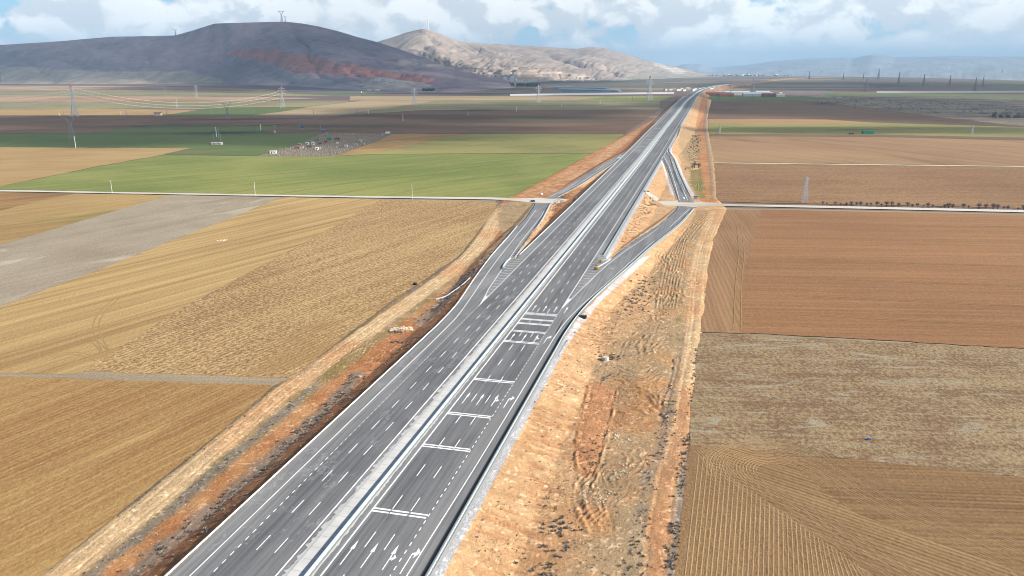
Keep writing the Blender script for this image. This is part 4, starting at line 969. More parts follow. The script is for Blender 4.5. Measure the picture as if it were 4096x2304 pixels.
silA = [(-60, 120), (0, 113), (160, 103), (200, 99), (285, 92), (385, 90.5), (440, 89), (480, 78), (540, 59), (600, 57), (660, 55.5), (720, 54.5), (760, 59), (800, 66), (850, 78), (900, 93), (950, 106), (1000, 122), (1050, 139), (1085, 150), (1105, 158), (1150, 170), (1185, 181), (1230, 194), (1280, 203), (1340, 209)]
footA = [(-60, 212), (0, 211), (300, 212), (560, 210), (700, 216), (850, 224), (1000, 232), (1150, 232), (1280, 222), (1340, 214)]
distA = [(-60, 6800), (285, 6600), (540, 6200), (760, 6000), (1000, 5600), (1200, 5000), (1340, 4500)]
f_ = lambda L: [(a * K, b * K) for a, b in L]
RQ = [(555, 133), (600, 127), (650, 124), (690, 122), (760, 138), (830, 150), (900, 163), (980, 178), (1060, 190), (1110, 200), (1060, 206), (960, 196), (900, 193), (820, 186), (740, 182), (690, 165), (640, 148), (600, 142)]
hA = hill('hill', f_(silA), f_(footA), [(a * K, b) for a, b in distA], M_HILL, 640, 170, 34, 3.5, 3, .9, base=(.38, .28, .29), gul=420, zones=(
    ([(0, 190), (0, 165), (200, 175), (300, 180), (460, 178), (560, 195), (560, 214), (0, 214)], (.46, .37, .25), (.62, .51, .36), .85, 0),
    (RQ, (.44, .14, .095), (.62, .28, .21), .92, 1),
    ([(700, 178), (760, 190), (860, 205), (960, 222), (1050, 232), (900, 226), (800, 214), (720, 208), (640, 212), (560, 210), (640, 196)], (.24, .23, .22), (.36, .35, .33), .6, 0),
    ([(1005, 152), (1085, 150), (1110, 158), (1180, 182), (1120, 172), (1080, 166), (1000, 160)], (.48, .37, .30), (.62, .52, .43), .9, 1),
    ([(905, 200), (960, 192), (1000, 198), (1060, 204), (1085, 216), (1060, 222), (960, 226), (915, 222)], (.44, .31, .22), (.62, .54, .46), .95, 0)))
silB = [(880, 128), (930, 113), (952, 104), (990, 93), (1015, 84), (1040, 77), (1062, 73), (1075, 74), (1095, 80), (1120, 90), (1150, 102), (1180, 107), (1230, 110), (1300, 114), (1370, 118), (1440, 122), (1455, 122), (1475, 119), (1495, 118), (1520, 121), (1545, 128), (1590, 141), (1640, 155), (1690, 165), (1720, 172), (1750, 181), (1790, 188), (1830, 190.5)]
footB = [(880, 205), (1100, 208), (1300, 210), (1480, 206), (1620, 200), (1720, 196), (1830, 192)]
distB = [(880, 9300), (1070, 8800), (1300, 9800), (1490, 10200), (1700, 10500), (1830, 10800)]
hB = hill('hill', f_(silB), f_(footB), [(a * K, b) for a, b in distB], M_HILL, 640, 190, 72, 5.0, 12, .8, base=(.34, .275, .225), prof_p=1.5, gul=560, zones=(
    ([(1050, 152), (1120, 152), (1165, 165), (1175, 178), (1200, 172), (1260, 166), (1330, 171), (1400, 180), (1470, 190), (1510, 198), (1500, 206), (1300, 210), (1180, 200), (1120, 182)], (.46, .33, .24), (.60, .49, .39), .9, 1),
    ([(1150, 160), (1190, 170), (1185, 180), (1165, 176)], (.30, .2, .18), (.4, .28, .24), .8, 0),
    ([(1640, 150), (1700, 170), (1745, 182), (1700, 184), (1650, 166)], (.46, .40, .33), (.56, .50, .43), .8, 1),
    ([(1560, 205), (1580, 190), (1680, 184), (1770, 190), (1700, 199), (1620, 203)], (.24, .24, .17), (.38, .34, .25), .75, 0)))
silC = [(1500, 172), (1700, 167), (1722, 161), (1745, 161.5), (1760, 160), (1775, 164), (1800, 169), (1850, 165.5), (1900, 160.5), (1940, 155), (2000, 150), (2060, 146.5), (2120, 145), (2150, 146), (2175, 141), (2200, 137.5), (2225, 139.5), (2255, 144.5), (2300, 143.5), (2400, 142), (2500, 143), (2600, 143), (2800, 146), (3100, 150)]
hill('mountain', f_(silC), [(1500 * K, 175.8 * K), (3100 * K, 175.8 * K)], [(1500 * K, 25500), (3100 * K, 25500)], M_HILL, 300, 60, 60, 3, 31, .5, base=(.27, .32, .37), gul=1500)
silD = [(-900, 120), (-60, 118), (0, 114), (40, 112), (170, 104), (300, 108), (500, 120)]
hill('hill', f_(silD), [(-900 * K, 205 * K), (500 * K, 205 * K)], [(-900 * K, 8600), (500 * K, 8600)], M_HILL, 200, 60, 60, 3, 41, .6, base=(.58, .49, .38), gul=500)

# ------------------------------------------------------------------ clouds overhead whose shade lies on the hill and the far fields
k = newmat('cloud_vapour', 1.); tc = k.n('ShaderNodeTexCoord').outputs['Object']
ln = k.vm('LENGTH', k.vm('MULTIPLY', tc, (1, 1, 0)).outputs[0]).outputs[1]
ns = k.noise(tc, 2.3, 5, .62, .4)
al = k.m('MULTIPLY', k.ss(k.m('ADD', ln, k.m('MULTIPLY', k.m('SUBTRACT', ns, .5), .75)), 1.0, .60), .64)
k.put((.8, .82, .85, 1), k.b.inputs['Base Color'])
tr_ = k.n('ShaderNodeBsdfTransparent'); mx = k.n('ShaderNodeMixShader'); k.put(al, mx.inputs[0]); k.l(tr_.outputs[0], mx.inputs[1]); k.l(k.b.outputs[0], mx.inputs[2])
for o_ in k.nt.nodes:
    if o_.type == 'OUTPUT_MATERIAL': k.l(mx.outputs[0], o_.inputs[0])
M_CLOUD = k.mat
def cloud(cx, cy, rx, ry, alt, rz=0):
    """cloud whose shadow falls centred on (cx, cy)"""
    kx = alt / sv.z; x = cx + sv.x * kx; y = cy + sv.y * kx
    n_ = 36; V = []; Fc = []; rn = random.Random(int(abs(cx) + abs(cy)))
    rings = [0, .2, .4, .6, .75, .88, 1.0]
    for a in rings:
        for i in range(n_):
            g_ = 2 * math.pi * i / n_; h_ = math.sqrt(max(0, 1 - a * a)) * (.75 + .5 * rn.random()); V.append((a * math.cos(g_), a * math.sin(g_), h_ * .16))
    for j in range(len(rings) - 1):
        for i in range(n_): a = j * n_ + i; b = j * n_ + (i + 1) % n_; Fc.append((a, b, b + n_, a + n_))
    o_ = mesh('cloud', V, Fc, M_CLOUD, smooth_=True); o_.location = (x, y, alt); o_.scale = (rx * 1.25, ry * 1.25, max(rx, ry)); o_.rotation_euler.z = rz
    tag(o_, kind='structure'); return o_
def CS(x0, x1, y0, y1, alt=1500, rz=0, gx=1., gy=1.):
    """shade over the stretch of plain between display columns x0..x1 and rows y0..y1"""
    a = UD((x0 + x1) / 2, y0); b = UD((x0 + x1) / 2, y1); cy = (a.y + b.y) / 2; l_ = UD(x0, (y0 + y1) / 2); r_ = UD(x1, (y0 + y1) / 2)
    k_ = cy / l_.y; cloud((l_.x + r_.x) / 2 * k_, cy, (r_.x - l_.x) * k_ / 2 * gx, abs(a.y - b.y) / 2 * gy, alt, rz)
cloud(-2300, 6100, 2500, 1500, 2200, R(-4))           # over the left hill
cloud(-500, 5300, 1500, 900, 2200, 0)
cloud(-2100, 6000, 2300, 1300, 2700, R(6)); cloud(-300, 5200, 1500, 800, 2600, 0); cloud(-600, 3850, 1100, 800, 1800, 0); cloud(-700, 3700, 900, 600, 2300, 0)  # doubled cloud layer, added out of view to deepen the hill's shade
cloud(-3900, 5300, 1100, 330, 2000, 0)
CS(-100, 1650, 318, 366, 1500, 0, 1.0, 1.2)
CS(-100, 1700, 292, 318, 1500, 0, 1.0, 1.3)
CS(900, 1760, 262, 300, 1500)
CS(1740, 2800, 245, 292, 1800, 0, 1.1, 1.3)
CS(1780, 2900, 320, 338, 1500)
CS(1850, 3000, 205, 238, 2600)
CS(1000, 1700, 222, 240, 2600)
#@@OBJECTS@@
# ================================================================== THINGS
ORD = ['first', 'second', 'third', 'fourth', 'fifth', 'sixth', 'seventh', 'eighth', 'ninth', 'tenth', 'eleventh', 'twelfth', 'thirteenth', 'fourteenth', 'fifteenth', 'sixteenth', 'seventeenth', 'eighteenth', 'nineteenth', 'twentieth', 'twenty-first', 'twenty-second', 'twenty-third', 'twenty-fourth', 'twenty-fifth', 'twenty-sixth', 'twenty-seventh', 'twenty-eighth', 'twenty-ninth', 'thirtieth']
def rel(mb, root): mb.V = [(v[0] - root.location.x, v[1] - root.location.y, v[2] - root.location.z) for v in mb.V]; return mb

def guardrail(P, label, sides=(1,), group='steel guardrails beside the carriageways', sp=2.0, z0=0., offs=.12):
    P = [Vector(p) for p in P]; root = empty('guardrail', P[0], label, 'guardrail', group)
    L = sum((b - a).length for a, b in zip(P[:-1], P[1:])); n_ = max(2, int(L / 4)) if L < 700 else int(180 + (L - 700) / 16)
    Q = []; src = resamp(P, 1200 if L > 700 else 400)
    # denser near the camera
    dens = np.array([1 / max(60., (Vector((p.x, p.y, 0))).length) for p in src]); cum = np.r_[0, np.cumsum(dens)]; cum = cum[:-1] / cum[-2]
    for t_ in np.linspace(0, 1, min(n_, 420)):
        i = min(max(int(np.searchsorted(cum, t_)) - 1, 0), len(src) - 2); f = (t_ - cum[i]) / max(cum[i + 1] - cum[i], 1e-9); Q.append(src[i].lerp(src[i + 1], min(max(f, 0), 1)))
    for sd in sides:
        mb = MB(); prof_ = [(.045, .44), (.12, .50), (.03, .59), (.12, .69), (.045, .76), (-.03, .76), (-.03, .44)] if len(sides) == 1 or L < 400 else [(.10, .46), (.16, .58), (.08, .70), (.16, .82), (.08, .94), (.15, 1.05), (.12, 1.1), (-.03, 1.1), (-.03, .46)]
        C0 = edgewalk(Q, 0); nrm = [(a - b) for a, b in zip(edgewalk(Q, 1.), Q)]
        for p, n2_ in zip(Q, nrm):
            for o_, h_ in prof_: mb.V.append(tuple(p + n2_ * (sd * (offs + o_ * 1.0)) + Vector((0, 0, h_ + z0))))
        m2 = len(prof_)
        for i in range(len(Q) - 1):
            for j in range(m2): a = i * m2 + j; b = i * m2 + (j + 1) % m2; mb.F.append((a, b, b + m2, a + m2))
        rel(mb, root).build('rail', M_GALV, root)
    posts = resamp(P, max(2, int(L / sp)))
    posts.sort(key=lambda p: p.length)
    rest = MB()
    pm = None
    for i, p in enumerate(posts):
        if i < 100:
            if pm is None: pm = MB().box((0, 0, .36 + z0), (.10, .14, .86)).build('post', M_POST, root); o_ = pm
            else: o_ = pm.copy(); C.objects.link(o_); o_.parent = root
            o_.location = p - root.location
        elif p.length < 1700: rest.box((p.x, p.y, p.z + .36 + z0), (.10, .14, .86))
    if rest.V: tag(rel(rest, root).build('post', M_POST, root), kind='stuff')
    return root
guardrail([RW(s, -83.62 if s < 246 else 0) for s in range(56, 246, 10)] + [p for p in edgewalk(smooth(LN_out[2:-5]), .05)], 'long guardrail along the outer left edge, from the foreground to the near left ramp')
guardrail([RW(s, -60.62) for s in list(range(56, 800, 20)) + list(np.linspace(820, 4200, 50))], 'tall double guardrail standing on the concrete median between the two carriageways', (1, -1), offs=.03)
guardrail([RW(s, -41.0) for s in range(56, 230, 12)] + [p + Vector((0, 0, .05)) for p in edgewalk(smooth(RN_r[1:-2]), 1.35)], 'long guardrail behind the drain on the right edge, bending onto the near right ramp', (-1,))
guardrail([RW(s, -81.0) for s in (343, 500, 700, 900, 1200, 1600, 2000)] + [RW(s, -81.0) for s in np.linspace(2100, 4200, 30)], 'guardrail on the left carriageway beyond the left hatched gore', (1,))
guardrail([RW(s, -43.5) for s in (345, 400, 500, 600, 700, 800, 872)], 'guardrail with drain and painted shadow band between the two right-hand ramps', (-1,))
guardrail([c3(1885, 565, 0), c3(1905, 560, 0), c3(1990, 505, 0), c3(2065, 460, -.2)], 'short guardrail leg along the ramp side of the right gore nose', (1,))
guardrail([c3(715, 575, 0), c3(668, 578, 0), c3(700, 520, 0), c3(745, 465, -.1), c3(783, 442, -.2)], 'short stub of guardrail curling round the left gore nose', (1, -1), sp=1.)
guardrail([c5(1015, 980, 0), c5(1040, 1020, 0), c5(1090, 1060, 0)] + [p for p in edgewalk(smooth([c4(2228, 100, -.5), c4(2300, 300, -1.2), c4(2405, 535, -2.2)]), 1.3)], 'guardrail along the right edge of the far right ramp', (-1,))
guardrail([RW(s, -44.2) for s in (1190, 1500, 2000)] + [RW(s, -44.2) for s in np.linspace(2200, 4000, 20)], 'guardrail on the distant right shoulder beyond the merging lane', (-1,))
guardrail(edgewalk([c5(450, 1062, 0), c5(400, 1072, 0), c5(372, 1085, 0), c5(420, 1070, 0)][:3], 0), 'guardrail curl round the nose of the far left gore', (1,), sp=1.5)

# --- delineator posts at the near left ramp and junction
dp = empty('delineator_post', c4(415, 1040, -1.2), 'white delineator post on the near left ramp, middle one of three', 'marker post', 'white posts beside the ramps')
MB().box((0, 0, .55), (.14, .10, 1.1)).build('post', M_WHITE, dp); MB().box((0, 0, .9), (.15, .11, .14)).build('reflector', M_BLACK, dp)
for fn, x, y, z, lb in ((c4, 275, 1215, -.7, 'white delineator post on the near left ramp, closest to the gore'), (c4, 528, 868, -2., 'white delineator post on the near left ramp, closest to the crossing lane'),
                        (c4, 2292, 640, -2.6, 'white delineator post at the left foot of the far right ramp'), (c4, 2455, 650, -2.6, 'white delineator post at the right foot of the far right ramp'),
                        (c4, 2498, 735, -2.6, 'pale delineator post south of the right junction'), (c4, 650, 685, -2.6, 'pale delineator post at the left junction')):
    copy_tree(dp, fn(x, y, z), label=lb)

# --- signs
def facing(p): return math.atan2(-p.x, p.y) 
def signboard(name, label, p, w_, h_, zb, face, legs=1, stripes=None, tilt=0., cat='road sign', group=None):
    r_ = empty(name, p, label, cat, group, facing(p) * 1.0)
    for i in range(legs):
        x = 0 if legs == 1 else (-.35 + .7 * i) * w_; MB().bar((x, .06, 0), (x, .06, zb + h_ * .9), .05, n=6).build('post', M_POST, r_)
    b = MB().box((0, 0, zb + h_ / 2), (w_, .05, h_)).build('panel', face, r_)
    if stripes:
        for pts in stripes: MB().face([(x_, -.03, zb + y_) for x_, y_ in pts]).build('text_line', stripes_m, b)
    return r_
M_SIGN = plain('white_sign_face', (.62, .66, .72), .5, 0, .05); M_SIGNB = plain('grey_blue_sign_face', (.22, .33, .50), .5, 0, .05); M_DKTXT = plain('dark_lettering', (.12, .16, .25), .6)
p = c3(1958, 525, 0)
stripes_m = M_DKTXT
S_ = []
for yy, xe in ((.40, .9), (1.2, .7)): S_.append([(-1.1, yy), (xe, yy), (xe, yy + .14), (-1.1, yy + .14)])
sg_ = signboard('direction_sign', 'pale two-panel arrow direction sign on posts above the right gore nose', p, 3.0, 1.7, 2.9, M_SIGN, 2, S_, group=None)
MB().face([(1.5, 0, 2.9), (1.95, 0, 3.3), (1.5, 0, 3.7)]).face([(1.5, 0, 3.78), (1.95, 0, 4.2), (1.5, 0, 4.6)]).build('arrow_tip', M_SIGN, sg_)
def chevron(label, p, w_, h_, zb):
    r_ = empty('chevron_sign', p, label, 'road sign', 'yellow and black chevron boards at the right gore', facing(p))
    MB().bar((0, .08, 0), (0, .08, zb + h_ * .8), .06, n=6).build('post', M_POST, r_)
    b = MB().box((0, 0, zb + h_ / 2), (w_, .08, h_)).build('panel', M_YEL, r_); s_ = MB(); n_ = 3; st = h_ / n_
    for i in range(n_):
        y0 = zb + i * st
        for sgn in (-1, 1): s_.face([(0, -.045, y0 + st * .55), (0, -.045, y0 + st), (sgn * w_ / 2, -.045, y0 + st * .5), (sgn * w_ / 2, -.045, y0 + .02)])
    s_.build('chevron_stripes', M_BLACK, b); return r_
chevron('tall yellow and black chevron board standing under the direction sign', c3(1930, 520, 0), 1.2, 1.7, .9)
r_ = empty('crash_cushion', c3(1888, 572, 0), 'yellow and black striped cushion wrapped round the nose of the right gore', 'crash cushion', None, facing(c3(1888, 572, 0)))
cu = MB(); n_ = 14; prof_ = [(1.15 * math.cos(math.pi * i / n_), -.75 * math.sin(math.pi * i / n_)) for i in range(n_ + 1)]
cu.poly(prof_, .2, 1.05).build('cushion', M_YEL, r_); st = MB()
for i in range(n_):
    if i % 2 == 0:
        a, b = prof_[i], prof_[i + 1]; st.face([(a[0] * 1.02, a[1] * 1.02, .22), (b[0] * 1.02, b[1] * 1.02, .22), (prof_[min(i + 2, n_)][0] * 1.02, prof_[min(i + 2, n_)][1] * 1.02, 1.04), (b[0] * 1.02, b[1] * 1.02, 1.04)]); st.face([(a[0] * .9, a[1] * .9, 1.06), (b[0] * .9, b[1] * .9, 1.06), (b[0] * .5, b[1] * .5, 1.06), (a[0] * .5, a[1] * .5, 1.06)])
st.build('stripe', M_BLACK, r_)
p = c3(2085, 572, -.2); r_ = empty('toppled_sign', p, 'grey sign lying on its back across the near right ramp lane', 'road sign', None, R(-4))
MB().box((.35, 0, .22), (1.5, 1.1, .06)).build('panel', M_POST, r_); MB().box((-.9, .15, .12), (1.2, .5, .2)).build('foot_block', M_CULV, r_); MB().bar((-.5, .1, .15), (-.3, .6, 1.3), .05).build('post', M_WHITE, r_)
p = c4(2518, 655, GZ + .2); stripes_m = M_BLUE
signboard('information_board', 'blue and white information board on the earth beside the right junction', p, 2.9, 2.0, 1.3, M_SIGN, 2, [[(-1.4, 1.5), (1.4, 1.5), (1.4, 1.95), (-1.4, 1.95)], [(-1.2, .3), (.9, .3), (.9, .5), (-1.2, .5)], [(-1.2, .8), (1.1, .8), (1.1, 1.0), (-1.2, 1.0)]], cat='notice board')
p = c4(982, 655, 0)
signboard('road_sign', 'narrow grey-blue sign on a post at the left shoulder near the crossing', p, .9, 1.3, 1.4, M_SIGNB)
signboard('road_sign', 'small dark sign on a post outside the near left ramp rail', c3(392, 525, -1.), .8, 1.2, 1.6, M_SIGNB)
signboard('road_sign', 'small grey sign on the far left shoulder above the distant ramp', c5(683, 800, -1), .9, 1.4, 1.8, M_SIGNB)
signboard('road_sign', 'blue-grey board at the nose of the far left gore', c5(425, 1065, 0), 3.2, 1.2, .8, M_GALV, 2)
signboard('road_sign', 'rounded grey cushion board at the nose of the far right gore', c5(965, 1068, 0), 1.6, 1.0, .2, M_GALV, 1)
p = UF(2133, 798, JZ); 
for fn, x, y, lb in ((c4, 425, 655, 'dark steel grate let into the lane beside the left junction'),):
    p = fn(x, y, GZ + .43); r_ = MB().box((0, 0, .03), (2.6, 7.0, .06)); r_ = r_.build('drain_grate', M_DRAIN_SHADE); r_.location = p; tag(r_, lb, 'grate')
for i, x in enumerate((508, 545, 588)):
    p = c4(x, 685, GZ + .45); r_ = MB().box((0, 0, .05), (2.6, 1.6, .12)).build('patch_block', M_PIPE); r_.location = p; tag(r_, ('left', 'middle', 'right')[i] + ' one of three grey blocks across the mouth of the near left ramp', 'block', 'grey blocks at the ramp mouth')
def marker(p, lb):
    r_ = empty('warning_marker', p, lb, 'marker', 'small red markers on the carriageway edges'); MB().bar((0, 0, .1), (0, 0, .95), .32, .10, 8).build('cone', M_RED, r_); MB().box((0, 0, .05), (.8, .8, .1)).build('base', M_BLACK, r_); MB().bar((0, 0, .45), (0, 0, .65), .235, .18, 8).build('band', M_WHITE, r_)
marker(c4(1553, 425, .15), 'small red marker standing on the white median strip'); marker(c4(1902, 388, .1), 'small red marker beside the right guardrail before the triangle')
p = c4(2362, 630, -2.55); r_ = MB().blob((0, 0, .4), .9, 2, 3, .7, .15).build('white_bag', M_WHITE); r_.location = p; tag(r_, 'white sack lying on the asphalt at the right junction', 'sack')
p = c4(533, 578, GZ + .1); r_ = MB().blob((0, 0, .5), 1.1, 2, 4, .8, .2).build('white_bag', M_WHITE); r_.location = p; tag(r_, 'white sack on the orange earth north of the left junction', 'sack')
# --- odds and ends on the verges
r_ = MB()
rn = random.Random(9)
for i in range(120):
    a = rn.random() * 7.5 - 3.7; b = (rn.random() - .5) * 2.4; r_.blob((a, b, .15 + .75 * rn.random() * max(0, 1 - abs(a) / 4.4)), .25 + .35 * rn.random(), 1, i, .8, .5)
p = UF(1605, 1322); o_ = r_.build('stone_heap', M_ROCK); o_.location = (p.x, p.y, TZ(p.x, p.y)); o_.rotation_euler.z = R(10); tag(o_, 'heap of pale broken stones on the red earth left of the motorway', 'stone heap')
r_ = MB()
for i in range(26): r_.blob((rn.random() * 3.6 - 1.8, rn.random() * 1.8 - .9, .25 * rn.random()), .3 + .25 * rn.random(), 1, i, .7, .5)
for x, y, lb in ((1587, 1330, 'pile of dark stones at the left end of the pale stone heap'), (1590, 1372, 'dark scorched rubble pile below the pale stone heap')):
    p = UF(x, y); o_ = r_.build('rubble_pile', M_ROCKD); o_.location = (p.x, p.y, TZ(p.x, p.y)); tag(o_, lb, 'rubble pile', 'dark rubble left of the motorway'); r_ = MB()
    for i in range(22): r_.blob((rn.random() * 4.4 - 2.2, rn.random() * 1.6 - .8, .2 * rn.random()), .25 + .25 * rn.random(), 1, i + 50, .6, .5)
p = UF(2422, 1443); o_ = MB().bar((0, 0, -.1), (0, 0, 1.0), 1.0, .95, 12).build('concrete_ring', M_CREAM); o_.location = (p.x, p.y, TZ(p.x, p.y)); tag(o_, 'pale concrete drum half sunk in the bank beside the dark weeds', 'concrete drum')
p = UF(1660, 1137); o_ = MB().blob((0, 0, .35), .9, 2, 8, .6, .3).build('tractor_tyre', M_BLACK); o_.location = (p.x, p.y, TZ(p.x, p.y) + .05); tag(o_, 'dark lump, perhaps a tyre, between the rough field and the dirt track', 'tyre')
p = UF(2330, 1296); r_ = empty('culvert_mouth', p, 'dark culvert mouth in the gravel below the right guardrail', 'culvert'); r_.location.z = TZ(p.x, p.y); MB().box((0, 0, .3), (2.6, 1.8, .9), R(-15)).build('headwall', M_DRAIN_SHADE, r_); MB().box((-.2, .2, .8), (3.0, .3, .3), R(-15)).build('lip', M_CULV, r_)
for fx_, fy_, z_, lb in ((2582, 775, -1.6, 'black culvert pipe end in the triangle above the concrete apron'),):
    p = UF(fx_, fy_, z_); o_ = MB().bar((-2.4, .5, .2), (2.4, -.5, -.2), .4, n=8).build('culvert_pipe', M_DRAIN_SHADE); o_.location = (p.x, p.y, TZ(p.x, p.y) + .2); tag(o_, lb, 'pipe')
# concrete apron in the right triangle
r_ = MB(); pts = [c4(1872, 560, -1.4), c4(1905, 555, -1.5), c4(2035, 630, GZ + .3), c4(2035, 660, GZ + .2), c4(1985, 660, GZ + .2), c4(1872, 585, -1.4)]
for q_ in pts: q_.z = TZ(q_.x, q_.y) + .35
k0 = len(pts); r_.V = [tuple(q_) for q_ in pts] + [tuple(q_ - Vector((0, 0, 1.6))) for q_ in pts]; r_.F = [tuple(range(k0))] + [(i, i + k0, (i + 1) % k0 + k0, (i + 1) % k0) for i in range(k0)]
o_ = r_.build('concrete_apron', M_CREAM); tag(o_, 'long pale concrete slab on the slope above the right end of the lane', 'concrete slab')
P = [UF(1742, 1202), UF(1790, 1188), UF(1830, 1170), UF(1862, 1152), UF(1880, 1136)]; P = [Vector((q_.x, q_.y, TZ(q_.x, q_.y) + .15)) for q_ in smooth(P, 2)]
o_ = MB().tube(P, .28, 6).build('drain_pipe', M_PIPE); tag(o_, 'grey half-buried drain pipe running down the left bank', 'pipe')
p = UF(3474, 1758); o_ = MB().box((0, 0, .2), (.6, .5, .5)).blob((.4, .1, .2), .3, 1, 2).build('plastic_scrap', M_BLUE); o_.location = (p.x, p.y, GZ - .1); tag(o_, 'small blue plastic scrap lying in the mottled grey field', 'litter')
p = UF(886, 961); o_ = MB()
for i in range(20): o_.blob(((rn.random() - .5) * 5, (rn.random() - .5) * 3, .1), .3 + .4 * rn.random(), 1, i, .6, .5)
o_ = o_.build('stone_heap', M_ROCK); o_.location = (p.x, p.y, GZ - .2); tag(o_, 'small pale stone clearance heap in the middle of the gold field', 'stone heap')

# --- pylons
def lattice(mb, h, wb, wt, z0=0., n_=8, r0=.16, r1=.09, p_=1.):
    def wd(z): return wb + (wt - wb) * (z / h) ** p_
    zz = [h * (1 - (1 - i / n_) ** 1.25) for i in range(n_ + 1)]
    for a, b in zip(zz[:-1], zz[1:]):
        A_, B_ = wd(a) / 2, wd(b) / 2; ca = [(-A_, -A_), (A_, -A_), (A_, A_), (-A_, A_)]; cb_ = [(-B_, -B_), (B_, -B_), (B_, B_), (-B_, B_)]
        for i in range(4):
            j = (i + 1) % 4; mb.bar((*ca[i], z0 + a), (*cb_[i], z0 + b), r0); mb.bar((*ca[i], z0 + a), (*cb_[j], z0 + b), r1); mb.bar((*ca[j], z0 + a), (*cb_[i], z0 + b), r1); mb.bar((*cb_[i], z0 + b), (*cb_[j], z0 + b), r1)
def pylon(p, h, label, kind='tower', mat=None, rz=.3, wb=None, red=False, group='lattice pylons across the plain', k_=1., name='lattice_pylon'):
    mat = mat or M_LATT; r_ = empty(name, p, label, 'pylon', group, rz); wb = wb or h * .21; mb = MB(); th = max(.10, h * .0052) * k_
    if kind == 'tower':
        lattice(mb, h * .62, wb, wb * .30, 0, 7, th, th * .6, .9); lattice(mb, h * .30, wb * .30, wb * .22, h * .62, 5, th * .8, th * .5); mb.build('mast', mat, r_)
        tp = MB(); 
        for i in range(4): tp.bar(((-1) ** i * wb * .11, (-1) ** (i // 2) * wb * .11, h * .92), (0, 0, h), th * 1.2)
        tp.box((0, 0, h * .95), (wb * .2, wb * .2, h * .05)); tp.build('peak', M_RED if red else mat, r_)
        for z_, l_ in ((.66, .16), (.77, .20), (.88, .14)):
            a = MB()
            for sg in (-1, 1):
                for y_ in (-.08, .08): a.bar((0, y_ * wb, h * z_), (sg * h * l_, 0, h * z_), th * .8); a.bar((0, y_ * wb, h * (z_ + .045)), (sg * h * l_, 0, h * z_), th * .6)
                a.bar((sg * h * l_ * .95, 0, h * z_), (sg * h * l_ * .95, 0, h * (z_ - .04)), th)
            a.build('crossarm', mat, r_)
    elif kind == 'fork':
        lattice(mb, h * .62, wb, wb * .34, 0, 7, th, th * .6, .9); mb.build('mast', mat, r_); a = MB()
        for sg in (-1, 1):
            for y_ in (-.5, .5):
                a.bar((0, y_, h * .62), (sg * h * .13, y_, h * .86), th); a.bar((sg * wb * .17, y_, h * .62), (sg * h * .15, y_, h * .84), th * .8)
                for q_ in range(4): f0, f1 = q_ / 4, (q_ + 1) / 4; a.bar((sg * h * .13 * f0, y_, h * (.62 + .24 * f0)), (sg * (wb * .17 * (1 - f1) + h * .15 * f1), y_, h * (.62 + .22 * f1)), th * .6)
            a.bar((sg * h * .14, 0, h * .86), (sg * h * .17, 0, h * 1.), th); a.bar((sg * h * .17, 0, h), (sg * h * .25, 0, h * .87), th * .7)
        a.build('fork', mat, r_); a = MB()
        for y_ in (-.5, .5):
            a.bar((-h * .30, y_ * .2, h * .86), (h * .30, y_ * .2, h * .86), th); a.bar((-h * .26, y_, h * .89), (h * .26, y_, h * .89), th * .7)
        for i in range(13): x = -h * .26 + h * .52 * i / 12; a.bar((x, 0, h * .86), (x + h * .02, 0, h * .89), th * .6)
        a.build('crossarm', mat, r_)
    else:
        lattice(mb, h, wb, wb * .28, 0, 9, th, th * .6); mb.build('mast', mat, r_)
        for z_ in (.97, .88, .79):
            a = MB()
            for sg in (-1, 1): a.bar((0, 0, h * z_), (sg * h * .085, 0, h * z_), th); a.bar((0, 0, h * z_ + .5), (sg * h * .085, 0, h * z_), th * .6); a.bar((sg * h * .08, 0, h * z_), (sg * h * .08, 0, h * z_ - .8), th * 1.3)
            a.build('crossarm', mat, r_)
    return r_
def hz(fx, yb, yt):       # ground point and height of something seen from yb up to yt
    p = UF(fx, yb); d_ = math.hypot(p.x, p.y); return p, ZAT(fx, yt, d_).z - GZ
PY = [(300, 467, 337, 'tower', 1, 'tall pale lattice pylon with red tip, leftmost of the plain', 1.5), (290, 562, 452, 'fork', 0, 'grey portal pylon standing in the dark green field in front of the tall red-tipped one', 1.),
      (911, 480, 406, 'fork', 0, 'fork-headed pylon on the border of the bright green strip, left of the red-tipped mid pylon', 1.1), (1131, 432, 343, 'tower', 1, 'red-tipped lattice pylon above the green strip, below the red quarry', 1.3),
      (1658, 421, 350, 'tower', 0, 'lattice pylon right of the white railway wall end', 1.2), (2154, 409, 338, 'tower', 0, 'lattice pylon in front of the turquoise train', 1.2), (2597, 401, 302, 'tower', 1, 'red-tipped pylon just left of the distant motorway', 1.3),
      (709, 432, 392, 'tower', 0, 'small faint pylon on the pale field between the two red-tipped ones', 1.), (788, 392, 340, 'tower', 0, 'faint pylon before the dark hill foot, left one of a pair', 1.), (661, 384, 345, 'fork', 0, 'faint fork-headed pylon on the pale cut bank, right one of a pair', 1.),
      (3217, 809, 707, 'mast', 0, 'slim grey lattice mast beside the country road on the right', 1.), (3887, 537, 500, 'mast', 0, 'lone dark mast in the far right olive field', 1.3), (2879, 535, 500, 'mast', 0, 'small dark mast beside the red track on the right', 1.1)]
for (fx_, yb, yt, kd, rd, lb, k_) in PY:
    p, h_ = hz(fx_, yb, yt); pylon(p, h_, lb, kd, M_LATT if kd != 'fork' else M_LATTD, .35 if kd != 'mast' else .2, red=bool(rd), wb=h_ * .20 if kd == 'mast' else None, k_=k_)
